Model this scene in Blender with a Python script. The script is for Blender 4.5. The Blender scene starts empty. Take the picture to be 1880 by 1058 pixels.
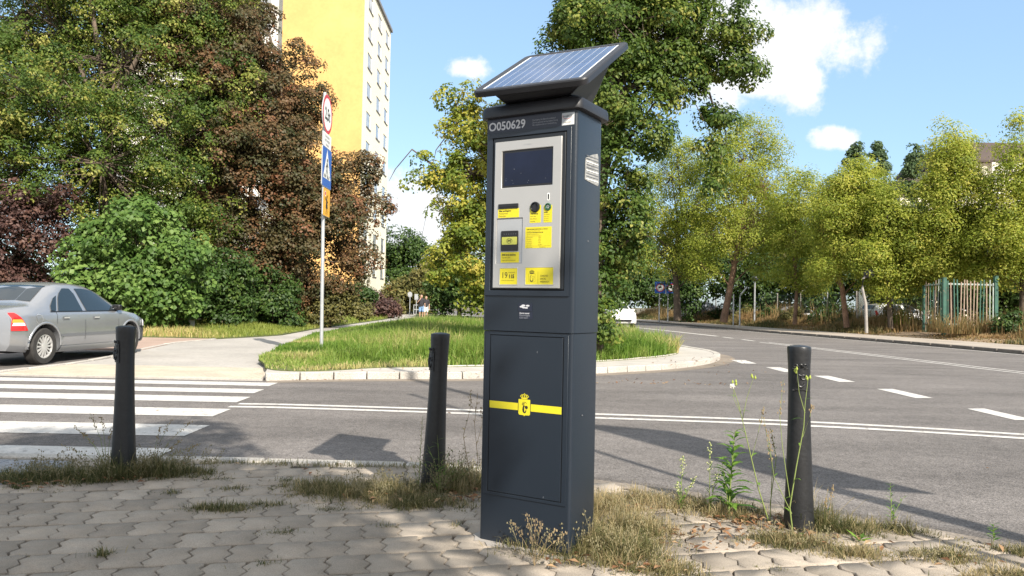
import bpy, math, random
import numpy as np
from mathutils import Vector, Matrix, noise as mnoise

random.seed(7)
RNG = np.random.default_rng(11)
SC = bpy.context.scene
COL = SC.collection
R = math.radians

# ---------------------------------------------------------------- materials
def new_mat(name):
    m = bpy.data.materials.new(name); m.use_nodes = True
    nt = m.node_tree; nt.nodes.clear()
    out = nt.nodes.new('ShaderNodeOutputMaterial')
    return m, nt, out

def N(nt, t, **kw):
    n = nt.nodes.new(t)
    for k, v in kw.items():
        if hasattr(n, k) and k not in n.inputs: setattr(n, k, v)
        else: n.inputs[k].default_value = v
    return n

def c4(c): return (c[0], c[1], c[2], 1.0)

def mat(name, col, rough=.6, metal=0., noise=None, bump=None, spec=.5, coat=0., wear=None, alpha_mix=None):
    """noise=(scale, amount[, scale2, amount2]) varies the colour; bump=(scale, strength); wear=(scale, thr, colour)"""
    m, nt, out = new_mat(name)
    b = N(nt, 'ShaderNodeBsdfPrincipled'); L = nt.links.new
    b.inputs['Base Color'].default_value = c4(col)
    b.inputs['Roughness'].default_value = rough; b.inputs['Metallic'].default_value = metal
    b.inputs['Specular IOR Level'].default_value = spec
    b.inputs['Coat Weight'].default_value = coat
    L(b.outputs[0], out.inputs[0])
    tc = N(nt, 'ShaderNodeTexCoord')
    cur = None
    if noise:
        pairs = [noise[i:i+2] for i in range(0, len(noise), 2)]
        for sc_, am in pairs:
            n = N(nt, 'ShaderNodeTexNoise'); n.inputs['Scale'].default_value = sc_; n.inputs['Detail'].default_value = 4
            L(tc.outputs['Object'], n.inputs['Vector'])
            mr = N(nt, 'ShaderNodeMapRange'); L(n.outputs['Fac'], mr.inputs[0])
            mr.inputs[1].default_value = .3; mr.inputs[2].default_value = .7
            mr.inputs[3].default_value = 1-am; mr.inputs[4].default_value = 1+am
            mx = N(nt, 'ShaderNodeMix', data_type='RGBA', blend_type='MULTIPLY'); mx.inputs[0].default_value = 1
            if cur is None: mx.inputs[6].default_value = c4(col)
            else: L(cur, mx.inputs[6])
            L(mr.outputs[0], mx.inputs[7]); cur = mx.outputs[2]
    if wear:
        n = N(nt, 'ShaderNodeTexNoise'); n.inputs['Scale'].default_value = wear[0]; n.inputs['Detail'].default_value = 8
        n.inputs['Roughness'].default_value = .75
        L(tc.outputs['Object'], n.inputs['Vector'])
        mr = N(nt, 'ShaderNodeMapRange'); L(n.outputs['Fac'], mr.inputs[0])
        mr.inputs[1].default_value = wear[1]-.04; mr.inputs[2].default_value = wear[1]+.04
        mx = N(nt, 'ShaderNodeMix', data_type='RGBA'); L(mr.outputs[0], mx.inputs[0])
        if cur is None: mx.inputs[6].default_value = c4(col)
        else: L(cur, mx.inputs[6])
        mx.inputs[7].default_value = c4(wear[2]); cur = mx.outputs[2]
    if cur is not None: L(cur, b.inputs['Base Color'])
    if bump:
        n = N(nt, 'ShaderNodeTexNoise'); n.inputs['Scale'].default_value = bump[0]; n.inputs['Detail'].default_value = 5
        L(tc.outputs['Object'], n.inputs['Vector'])
        bp = N(nt, 'ShaderNodeBump'); bp.inputs['Strength'].default_value = bump[1]; bp.inputs['Distance'].default_value = .01
        L(n.outputs['Fac'], bp.inputs['Height']); L(bp.outputs[0], b.inputs['Normal'])
    return m

def leaf_mat(name, stops, trans=.35, rough=.5, spec=.3):
    """per-leaf hue read from the 'tint' attribute"""
    m, nt, out = new_mat(name); L = nt.links.new
    at = N(nt, 'ShaderNodeAttribute'); at.attribute_name = 'tint'
    cr = N(nt, 'ShaderNodeValToRGB'); el = cr.color_ramp.elements
    while len(el) < len(stops): el.new(.5)
    for e, (p, c) in zip(el, stops): e.position = p; e.color = c4(c)
    L(at.outputs['Fac'], cr.inputs[0])
    b = N(nt, 'ShaderNodeBsdfPrincipled'); b.inputs['Roughness'].default_value = rough
    b.inputs['Specular IOR Level'].default_value = spec
    L(cr.outputs[0], b.inputs['Base Color'])
    t = N(nt, 'ShaderNodeBsdfTranslucent'); L(cr.outputs[0], t.inputs[0])
    mx = N(nt, 'ShaderNodeMixShader'); mx.inputs[0].default_value = trans
    L(b.outputs[0], mx.inputs[1]); L(t.outputs[0], mx.inputs[2]); L(mx.outputs[0], out.inputs[0])
    return m

def asphalt_mat(name, base, patch=.24):
    m, nt, out = new_mat(name); L = nt.links.new
    b = N(nt, 'ShaderNodeBsdfPrincipled'); b.inputs['Roughness'].default_value = .85; b.inputs['Specular IOR Level'].default_value = .25
    tc = N(nt, 'ShaderNodeTexCoord')
    v = N(nt, 'ShaderNodeTexVoronoi'); v.inputs['Scale'].default_value = 110; L(tc.outputs['Object'], v.inputs['Vector'])
    sep = N(nt, 'ShaderNodeSeparateColor'); L(v.outputs['Color'], sep.inputs[0])
    mr = N(nt, 'ShaderNodeMapRange'); L(sep.outputs[0], mr.inputs[0]); mr.inputs[3].default_value = .62; mr.inputs[4].default_value = 1.42
    mp = N(nt, 'ShaderNodeMapping'); mp.inputs['Scale'].default_value = (.45, 1.5, 1); L(tc.outputs['Object'], mp.inputs['Vector'])
    n2 = N(nt, 'ShaderNodeTexNoise'); n2.inputs['Scale'].default_value = .75; n2.inputs['Detail'].default_value = 7
    L(mp.outputs[0], n2.inputs['Vector'])
    mr2 = N(nt, 'ShaderNodeMapRange'); L(n2.outputs['Fac'], mr2.inputs[0]); mr2.inputs[1].default_value = .3; mr2.inputs[2].default_value = .7
    mr2.inputs[3].default_value = 1-patch; mr2.inputs[4].default_value = 1+patch
    mu = N(nt, 'ShaderNodeMath', operation='MULTIPLY'); L(mr.outputs[0], mu.inputs[0]); L(mr2.outputs[0], mu.inputs[1])
    n3 = N(nt, 'ShaderNodeTexNoise'); n3.inputs['Scale'].default_value = 9; n3.inputs['Detail'].default_value = 5
    L(tc.outputs['Object'], n3.inputs['Vector'])
    mr3 = N(nt, 'ShaderNodeMapRange'); L(n3.outputs['Fac'], mr3.inputs[0]); mr3.inputs[1].default_value = .3; mr3.inputs[2].default_value = .7
    mr3.inputs[3].default_value = .88; mr3.inputs[4].default_value = 1.12
    mu2 = N(nt, 'ShaderNodeMath', operation='MULTIPLY'); L(mu.outputs[0], mu2.inputs[0]); L(mr3.outputs[0], mu2.inputs[1])
    mx = N(nt, 'ShaderNodeMix', data_type='RGBA', blend_type='MULTIPLY'); mx.inputs[0].default_value = 1
    mx.inputs[6].default_value = c4(base); L(mu2.outputs[0], mx.inputs[7]); L(mx.outputs[2], b.inputs['Base Color'])
    bp = N(nt, 'ShaderNodeBump'); bp.inputs['Strength'].default_value = .45; bp.inputs['Distance'].default_value = .005
    L(v.outputs['Distance'], bp.inputs['Height']); L(bp.outputs[0], b.inputs['Normal'])
    L(b.outputs[0], out.inputs[0]); return m

def paver_mat(name, dark, light):
    m, nt, out = new_mat(name); L = nt.links.new
    b = N(nt, 'ShaderNodeBsdfPrincipled'); b.inputs['Roughness'].default_value = .9; b.inputs['Specular IOR Level'].default_value = .2
    at = N(nt, 'ShaderNodeAttribute'); at.attribute_name = 'tint'
    cr = N(nt, 'ShaderNodeValToRGB'); cr.color_ramp.elements[0].color = c4(dark); cr.color_ramp.elements[1].color = c4(light)
    tc = N(nt, 'ShaderNodeTexCoord')
    n = N(nt, 'ShaderNodeTexNoise'); n.inputs['Scale'].default_value = 4; n.inputs['Detail'].default_value = 9; n.inputs['Roughness'].default_value = .65
    L(tc.outputs['Object'], n.inputs['Vector'])
    ad = N(nt, 'ShaderNodeMath', operation='MULTIPLY_ADD'); L(n.outputs['Fac'], ad.inputs[0]); ad.inputs[1].default_value = 1.1
    s2 = N(nt, 'ShaderNodeMath', operation='MULTIPLY_ADD'); L(at.outputs['Fac'], s2.inputs[0]); s2.inputs[1].default_value = .5; s2.inputs[2].default_value = -.3
    L(s2.outputs[0], ad.inputs[2]); L(ad.outputs[0], cr.inputs[0])
    f = N(nt, 'ShaderNodeTexNoise'); f.inputs['Scale'].default_value = 260; f.inputs['Detail'].default_value = 3
    L(tc.outputs['Object'], f.inputs['Vector'])
    mr = N(nt, 'ShaderNodeMapRange'); L(f.outputs['Fac'], mr.inputs[0]); mr.inputs[1].default_value = .3; mr.inputs[2].default_value = .7
    mr.inputs[3].default_value = .75; mr.inputs[4].default_value = 1.25
    mx = N(nt, 'ShaderNodeMix', data_type='RGBA', blend_type='MULTIPLY'); mx.inputs[0].default_value = 1
    L(cr.outputs[0], mx.inputs[6]); L(mr.outputs[0], mx.inputs[7]); L(mx.outputs[2], b.inputs['Base Color'])
    bp = N(nt, 'ShaderNodeBump'); bp.inputs['Strength'].default_value = .5; bp.inputs['Distance'].default_value = .004
    L(f.outputs['Fac'], bp.inputs['Height']); L(bp.outputs[0], b.inputs['Normal'])
    L(b.outputs[0], out.inputs[0]); return m

M = {}
M['asphalt'] = asphalt_mat('asphalt', (.142, .129, .121))
M['gutter'] = asphalt_mat('gutter_asphalt', (.118, .106, .098), .3)
M['gutter_dust'] = mat('gutter_dust', (.20, .165, .13), .95, noise=(1.5, .2, 30, .2))
M['road_paint'] = mat('road_paint', (.52, .50, .47), .75, noise=(3, .08, 60, .10), wear=(16, .585, (.26, .24, .22)), bump=(90, .3))
M['paver'] = paver_mat('paver', (.20, .173, .142), (.42, .36, .295))
M['joint_dirt'] = mat('joint_dirt', (.075, .06, .045), .95, noise=(30, .4), bump=(80, .5))
M['tile_grey'] = mat('tile_grey', (.27, .28, .3), .85, noise=(4, .15, 120, .15), bump=(120, .4))
M['tile_cream'] = mat('tile_cream', (.48, .415, .33), .85, noise=(2, .14, 60, .1), bump=(120, .3))
M['kerb'] = mat('kerb_granite', (.40, .37, .33), .85, noise=(2, .15, 60, .3), bump=(90, .3))
M['kerb_dirty'] = mat('kerb_dirty', (.20, .17, .14), .95, noise=(3, .3, 40, .3), bump=(60, .5))
M['kerb_dark'] = mat('kerb_old', (.13, .115, .1), .9, noise=(4, .25, 60, .2), bump=(60, .4))
M['slab'] = mat('island_paving', (.42, .39, .35), .85, noise=(1.2, .12, 70, .12), bump=(90, .3))
M['path'] = mat('path_paving', (.36, .335, .305), .85, noise=(.5, .14, 12, .1, 70, .12), bump=(60, .3))
M['pink_paving'] = mat('pink_paving', (.36, .26, .21), .85, noise=(1, .12, 40, .15))
M['far_paving'] = mat('far_paving', (.33, .285, .24), .85, noise=(.7, .2, 25, .15))
M['soil'] = mat('soil', (.12, .10, .055), .95, noise=(.6, .3, 9, .3))
M['grass_soil'] = mat('grass_soil', (.085, .10, .03), .95, noise=(.8, .3, 14, .35))
M['dirt'] = mat('bare_dirt', (.24, .17, .11), .95, noise=(.5, .3, 9, .3), bump=(12, .5))
M['cab'] = mat('cabinet_paint', (.0125, .0190, .0290), .34, noise=(1.3, .12), spec=.5, bump=(420, .10))
M['cab_dark'] = mat('cabinet_dark', (.010, .013, .017), .5)
M['cap_black'] = mat('cap_plastic', (.017, .017, .020), .45, noise=(6, .15), bump=(300, .1))
M['gap'] = mat('gap_black', (.004, .004, .005), .8)
M['steel'] = mat('brushed_steel', (.49, .475, .45), .36, metal=.55, noise=(3, .05))
M['steel2'] = mat('matte_aluminium', (.40, .41, .42), .5, metal=.3, noise=(3, .04))
M['screen'] = mat('screen_glass', (.008, .013, .034), .2, spec=.3, noise=(5, .3))
M['black'] = mat('black_plastic', (.012, .012, .013), .35)
M['sticker'] = mat('yellow_sticker', (.66, .57, .02), .45, noise=(10, .05))
M['ink'] = mat('ink', (.02, .018, .014), .6)
M['ink_soft'] = mat('ink_soft', (.16, .13, .03), .6)
M['navy'] = mat('navy_sticker', (.014, .018, .034), .4)
M['white'] = mat('white_plate', (.78, .78, .76), .45, noise=(5, .04))
M['offwhite'] = mat('print_grey', (.55, .55, .57), .5)
M['print_dim'] = mat('print_dim', (.28, .29, .32), .5)
M['paper'] = mat('torn_paper', (.27, .27, .26), .8, noise=(30, .3))
M['red'] = mat('red_paint', (.55, .03, .03), .5)
M['blue'] = mat('blue_plate', (.02, .10, .42), .45, noise=(4, .05))
M['amber'] = mat('amber_plate', (.80, .40, .01), .45, noise=(4, .04))
M['galv'] = mat('galvanised_steel', (.42, .43, .44), .45, metal=.35, noise=(6, .1))
M['plate_back'] = mat('plate_edge_grey', (.42, .43, .44), .5, metal=.4)
M['bollard'] = mat('bollard_iron', (.014, .0145, .016), .42, noise=(9, .2, 60, .15), bump=(60, .18), wear=(34, .71, (.12, .12, .12)))
M['green_led'] = mat('button_green', (.03, .10, .05), .3)
M['car_silver'] = mat('silver_paint', (.34, .35, .37), .26, metal=.6, noise=(2, .04), coat=.6)
M['car_white'] = mat('white_paint', (.75, .75, .74), .3, coat=.6)
M['car_grey'] = mat('grey_paint', (.20, .21, .23), .3, metal=.4, coat=.6)
M['car_red'] = mat('red_car_paint', (.38, .04, .04), .3, coat=.6)
M['car_glass'] = mat('car_glass', (.014, .022, .028), .06, spec=.9)
M['tyre'] = mat('tyre_rubber', (.03, .028, .026), .85, noise=(14, .2))
M['rim'] = mat('alloy_rim', (.62, .61, .6), .35, metal=.5)
M['trim'] = mat('grey_trim', (.13, .135, .145), .55)
M['lamp_red'] = mat('lamp_red', (.50, .02, .02), .15, coat=.5)
M['lamp_amber'] = mat('lamp_amber', (.85, .30, .03), .15, coat=.5)
M['lamp_clear'] = mat('lamp_clear', (.75, .72, .72), .12, coat=.5)
M['bark'] = mat('bark', (.10, .075, .055), .95, noise=(3, .3, 20, .3), bump=(25, .8))
M['bark_red'] = mat('bark_pinkish', (.19, .115, .075), .95, noise=(3, .3, 20, .3), bump=(25, .8))
M['wall_yellow'] = mat('yellow_render', (.63, .37, .135), .9, noise=(.25, .07, .9, .05, 4, .04))
M['wall_cream'] = mat('cream_render', (.80, .745, .585), .9, noise=(.2, .05, 3, .04))
M['wall_white'] = mat('pale_render', (.72, .68, .62), .9, noise=(.2, .05))
M['win_frame'] = mat('window_frame_white', (.75, .75, .74), .5)
M['win_glass'] = mat('window_glass', (.33, .34, .35), .15, spec=.8, noise=(1.5, .5))
M['sill'] = mat('sill_grey', (.22, .22, .23), .6)
M['roof_brown'] = mat('brown_roof', (.065, .047, .04), .8, noise=(1, .15))
M['fence_green'] = mat('green_fence_paint', (.03, .095, .068), .5, noise=(4, .25), wear=(9, .62, (.22, .12, .07)))
M['fence_rust'] = mat('rusty_bars', (.26, .19, .14), .75, noise=(5, .3))
M['fence_pale'] = mat('pale_bars', (.27, .31, .28), .6, noise=(5, .3))
M['wire'] = mat('fence_wire', (.05, .10, .08), .6)
M['concrete'] = mat('post_concrete', (.31, .285, .26), .85, noise=(4, .15))
M['wood'] = mat('bench_wood', (.11, .075, .05), .8, noise=(6, .25))
M['lamp_dark'] = mat('lamp_head_dark', (.03, .033, .035), .4)
M['skin'] = mat('skin', (.50, .30, .21), .6)
M['hair'] = mat('hair_brown', (.09, .055, .035), .7)
M['shirt'] = mat('dark_shirt', (.030, .026, .032), .85, noise=(8, .3))
M['denim'] = mat('blue_denim', (.16, .27, .46), .85, noise=(9, .2))
M['shoe'] = mat('shoe', (.3, .2, .16), .7)
M['flag_white'] = mat('flag_white', (.78, .78, .78), .8)
M['flag_red'] = mat('flag_red', (.6, .03, .05), .8)
M['cell'] = mat('solar_cell', (.045, .07, .155), .17, spec=.8, noise=(7, .25), coat=.4)
M['cell_line'] = mat('cell_line', (.62, .64, .66), .4)
M['stem_green'] = mat('stem_green', (.20, .25, .07), .7)
M['stem_dry'] = mat('stem_dry', (.27, .20, .11), .8)
M['seed_grey'] = mat('seed_grey', (.20, .175, .095), .85)
M['puff'] = mat('seed_puff', (.75, .73, .68), .9)
M['bud'] = mat('yellow_bud', (.30, .36, .06), .7)
M['bud_pale'] = mat('pale_bud', (.42, .44, .20), .7)

M['lf_lime'] = leaf_mat('leaf_lime', [(0, (.035, .075, .014)), (.5, (.095, .155, .026)), (.8, (.20, .24, .04)), (1, (.46, .43, .12))], .45)
M['lf_lime_y'] = leaf_mat('leaf_lime_yellowing', [(0, (.06, .11, .018)), (.3, (.17, .23, .03)), (.65, (.38, .39, .06)), (1, (.60, .48, .10))], .5)
M['lf_maple'] = leaf_mat('leaf_bronze', [(0, (.040, .052, .018)), (.4, (.095, .078, .032)), (.75, (.165, .095, .044)), (1, (.25, .10, .05))], .35)
M['lf_purple'] = leaf_mat('leaf_purple', [(0, (.040, .022, .020)), (.6, (.105, .055, .046)), (1, (.18, .10, .07))], .3)
M['lf_shrub'] = leaf_mat('leaf_shrub', [(0, (.05, .11, .022)), (.5, (.115, .20, .042)), (1, (.23, .33, .085))], .4)
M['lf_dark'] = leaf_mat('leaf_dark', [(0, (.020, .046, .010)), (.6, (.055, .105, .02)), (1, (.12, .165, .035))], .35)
M['lf_brown'] = leaf_mat('leaf_brownish', [(0, (.06, .07, .02)), (.6, (.15, .135, .04)), (1, (.24, .22, .07))], .35)
M['lf_ash'] = leaf_mat('leaf_yellow_green', [(0, (.13, .19, .024)), (.4, (.30, .36, .05)), (.75, (.47, .49, .085)), (1, (.64, .58, .13))], .6)
M['lf_poplar'] = leaf_mat('leaf_poplar', [(0, (.05, .095, .04)), (1, (.15, .21, .085))], .4)
M['lf_grass'] = leaf_mat('grass_blades', [(0, (.06, .135, .016)), (.45, (.165, .275, .038)), (.8, (.33, .40, .10)), (1, (.56, .48, .22))], .5)
M['lf_verge'] = leaf_mat('verge_blades', [(0, (.10, .15, .024)), (.5, (.26, .31, .06)), (1, (.58, .46, .2))], .4)
M['lf_dry'] = leaf_mat('dry_blades', [(0, (.07, .09, .03)), (.4, (.22, .17, .07)), (.75, (.32, .20, .09)), (1, (.46, .34, .18))], .35)
M['lf_weed'] = leaf_mat('weed_mat', [(0, (.05, .068, .022)), (.35, (.14, .145, .055)), (.7, (.32, .26, .13)), (1, (.50, .40, .23))], .4)
M['lf_weedleaf'] = leaf_mat('weed_leaf', [(0, (.06, .15, .02)), (1, (.20, .34, .05))], .4)
M['lf_litter'] = leaf_mat('litter_leaf', [(0, (.12, .055, .025)), (.5, (.27, .135, .065)), (1, (.46, .33, .19))], .25, .6)

# ---------------------------------------------------------------- helpers
def tag(o, label=None, cat=None, group=None, kind=None):
    if label: o['label'] = label
    if cat: o['category'] = cat
    if group: o['group'] = group
    if kind: o['kind'] = kind
    return o

def empty(name, loc, rz=0, label=None, cat=None, group=None):
    o = bpy.data.objects.new(name, None); COL.objects.link(o)
    o.location = loc; o.rotation_euler = (0, 0, rz); o.empty_display_size = .2
    return tag(o, label, cat, group)

def link(name, me, mats, parent=None, smooth=None):
    o = bpy.data.objects.new(name, me); COL.objects.link(o)
    for m in (mats if isinstance(mats, (list, tuple)) else [mats]): me.materials.append(m)
    if parent is not None: o.parent = parent
    if smooth is not None:
        me.shade_smooth(); me.set_sharp_from_angle(angle=smooth)
    return o

def fast(name, V, groups, mats, parent=None, tint=None, smooth=False):
    """V (n,3); groups: list of (m,k) index arrays; tint: one value per face"""
    me = bpy.data.meshes.new(name)
    V = np.asarray(V, np.float32); nf = sum(len(g) for g in groups)
    me.vertices.add(len(V)); me.vertices.foreach_set('co', V.ravel())
    loops = np.concatenate([np.asarray(g, np.int32).ravel() for g in groups])
    sizes = np.concatenate([np.full(len(g), g.shape[1], np.int32) for g in groups])
    starts = np.concatenate([[0], np.cumsum(sizes)[:-1]]).astype(np.int32)
    me.loops.add(len(loops)); me.loops.foreach_set('vertex_index', loops)
    me.polygons.add(nf); me.polygons.foreach_set('loop_start', starts)
    if tint is not None:
        a = me.attributes.new('tint', 'FLOAT', 'FACE'); a.data.foreach_set('value', np.asarray(tint, np.float32))
    me.update(calc_edges=True)
    if smooth: me.shade_smooth()
    return link(name, me, mats, parent)

class MB:
    def __init__(s): s.v = []; s.f = []; s.mi = []
    def add(s, vs, fs, mi=0):
        n = len(s.v); s.v += [tuple(v) for v in vs]
        s.f += [tuple(i+n for i in f) for f in fs]; s.mi += [mi]*len(fs); return s
    def box(s, x0, x1, y0, y1, z0, z1, mi=0):
        vs = [(x0,y0,z0),(x1,y0,z0),(x1,y1,z0),(x0,y1,z0),(x0,y0,z1),(x1,y0,z1),(x1,y1,z1),(x0,y1,z1)]
        return s.add(vs, [(0,3,2,1),(4,5,6,7),(0,1,5,4),(1,2,6,5),(2,3,7,6),(3,0,4,7)], mi)
    def obox(s, c, ax, ay, az, mi=0):
        c = Vector(c); ax = Vector(ax); ay = Vector(ay); az = Vector(az)
        vs = [c+ax*i+ay*j+az*k for k in (-1,1) for i, j in ((-1,-1),(1,-1),(1,1),(-1,1))]
        return s.add(vs, [(0,3,2,1),(4,5,6,7),(0,1,5,4),(1,2,6,5),(2,3,7,6),(3,0,4,7)], mi)
    def poly(s, pts, mi=0): return s.add(pts, [tuple(range(len(pts)))], mi)
    def loft(s, rings, cap=True, mi=0, closed=True):
        n = len(rings[0]); vs = [p for r_ in rings for p in r_]; fs = []
        for i in range(len(rings)-1):
            for j in range(n if closed else n-1):
                k = (j+1) % n; fs.append((i*n+j, i*n+k, (i+1)*n+k, (i+1)*n+j))
        if cap: fs += [tuple(reversed(range(n))), tuple((len(rings)-1)*n+j for j in range(n))]
        return s.add(vs, fs, mi)
    def tube(s, pts, rad, n=8, cap=True, mi=0):
        pts = [Vector(p) for p in pts]
        if not hasattr(rad, '__len__'): rad = [rad]*len(pts)
        rings = []; ref = Vector((0, 0, 1))
        for i, p in enumerate(pts):
            t = (pts[min(i+1, len(pts)-1)]-pts[max(i-1, 0)])
            t = t.normalized() if t.length > 1e-9 else Vector((0, 0, 1))
            a = ref if abs(t.dot(ref)) < .95 else Vector((1, 0, 0))
            x = t.cross(a).normalized(); y = t.cross(x)
            rings.append([p+(x*math.cos(q)+y*math.sin(q))*rad[i] for q in [2*math.pi*k/n for k in range(n)]])
        return s.loft(rings, cap, mi)
    def lathe(s, prof, n=24, c=(0,0,0), mi=0):
        rings = [[(c[0]+r_*math.cos(2*math.pi*k/n), c[1]+r_*math.sin(2*math.pi*k/n), c[2]+z) for k in range(n)] for r_, z in prof]
        return s.loft(rings, True, mi)
    def sphere(s, c, r_, n=10, m=6, mi=0, sz=1):
        prof = [(max(1e-4, r_*math.sin(math.pi*i/m)), -r_*sz*math.cos(math.pi*i/m)) for i in range(m+1)]
        return s.lathe(prof, n, c, mi)
    def xf(s, fn): s.v = [tuple(fn(*v)) for v in s.v]; return s
    def build(s, name, mats, parent=None, smooth=None, bevel=0, seg=2, fix=True):
        me = bpy.data.meshes.new(name); me.from_pydata(s.v, [], s.f)
        for p, i in zip(me.polygons, s.mi): p.material_index = i
        if fix:
            import bmesh
            b = bmesh.new(); b.from_mesh(me); bmesh.ops.recalc_face_normals(b, faces=b.faces); b.to_mesh(me); b.free()
        o = link(name, me, mats, parent, smooth)
        if bevel:
            md = o.modifiers.new('bevel', 'BEVEL'); md.width = bevel; md.segments = seg; md.limit_method = 'ANGLE'; md.angle_limit = .6
            if smooth is None: me.shade_smooth(); me.set_sharp_from_angle(angle=.5)
        return o

def bake(o):
    """apply an object's modifiers into its mesh"""
    dg = bpy.context.evaluated_depsgraph_get()
    me = bpy.data.meshes.new_from_object(o.evaluated_get(dg)); old = o.data
    o.modifiers.clear(); o.data = me; bpy.data.meshes.remove(old); return o

def text_mesh(body, size, mat_, parent, fn, name='lettering', align='LEFT', bold=0., squash=1.):
    """flat lettering: fn maps (u, w) of the text plane to a local point"""
    cu = bpy.data.curves.new('t', 'FONT'); cu.body = body; cu.size = size; cu.align_x = align; cu.offset = bold; cu.resolution_u = 3
    o = bpy.data.objects.new('t', cu); COL.objects.link(o)
    dg = bpy.context.evaluated_depsgraph_get(); me = bpy.data.meshes.new_from_object(o.evaluated_get(dg))
    bpy.data.objects.remove(o); bpy.data.curves.remove(cu); me.name = name
    for v in me.vertices: v.co = Vector(fn(v.co.x*squash, v.co.y))
    me.materials.clear()
    return link(name, me, mat_, parent)

def ribbon(mb, pts, ws, fn, mi=0, th=None):
    """a thick 2-D stroke mapped through fn(u, w)"""
    if not hasattr(ws, '__len__'): ws = [ws]*len(pts)
    L, Rr = [], []
    for i, p in enumerate(pts):
        a = pts[max(i-1, 0)]; b = pts[min(i+1, len(pts)-1)]
        d = math.hypot(b[0]-a[0], b[1]-a[1]) or 1; nx, ny = -(b[1]-a[1])/d, (b[0]-a[0])/d
        L.append((p[0]+nx*ws[i]/2, p[1]+ny*ws[i]/2)); Rr.append((p[0]-nx*ws[i]/2, p[1]-ny*ws[i]/2))
    vs = [fn(*q) for q in L]+[fn(*q) for q in Rr]; n = len(pts)
    mb.add(vs, [(i, i+1, n+i+1, n+i) for i in range(n-1)], mi)

def disc(mb, c, r_, fn, n=18, mi=0, ry=None):
    mb.poly([fn(c[0]+r_*math.cos(2*math.pi*k/n), c[1]+(ry or r_)*math.sin(2*math.pi*k/n)) for k in range(n)], mi)

def arc(c, r_, a0, a1, n=10, ry=None):
    return [(c[0]+r_*math.cos(R(a0+(a1-a0)*k/n)), c[1]+(ry or r_)*math.sin(R(a0+(a1-a0)*k/n))) for k in range(n+1)]

def rrect(u0, u1, w0, w1, r_, n=4):
    pts = []
    for cx, cy, a0 in ((u1-r_, w1-r_, 0), (u0+r_, w1-r_, 90), (u0+r_, w0+r_, 180), (u1-r_, w0+r_, 270)):
        pts += arc((cx, cy), r_, a0, a0+90, n)
    return pts

def copy_tree(o, parent=None):
    c = o.copy(); COL.objects.link(c)
    if parent is not None: c.parent = parent
    for ch in list(o.children): copy_tree(ch, c)
    return c

# ---------------------------------------------------------------- camera, sun, sky
PITCH, ROLL, CAM_H = .0215, .0198, 1.12
cam = bpy.data.cameras.new('camera'); co = bpy.data.objects.new('camera', cam); COL.objects.link(co)
fw = Vector((0, math.cos(PITCH), math.sin(PITCH))); up0 = Vector((1, 0, 0)).cross(fw)
rt = Vector((1, 0, 0))*math.cos(ROLL)+up0*math.sin(ROLL); up = up0*math.cos(ROLL)-Vector((1, 0, 0))*math.sin(ROLL)
m3 = Matrix((rt, up, -fw)).transposed(); co.matrix_world = Matrix.Translation((0, 0, CAM_H)) @ m3.to_4x4()
cam.sensor_width = 36; cam.lens = 1412/1880*36; cam.clip_end = 3000; cam.clip_start = .05
SC.camera = co

SUN_EL = R(37); sh = Vector((.478, -.878, 0)).normalized()
sun_dir = Vector((sh.x*math.cos(SUN_EL), sh.y*math.cos(SUN_EL), math.sin(SUN_EL)))
sd = bpy.data.lights.new('sun', 'SUN'); sd.energy = 4.4; sd.angle = R(.55); sd.color = (1, .93, .82)
so = bpy.data.objects.new('sun', sd); COL.objects.link(so)
so.rotation_euler = (-sun_dir).to_track_quat('-Z', 'Y').to_euler(); so.location = (8, -14, 16)

def px_dir(px, py):
    d = fw + rt*((px-940)/1412) - up*((py-529)/1412); return d.normalized()

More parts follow.
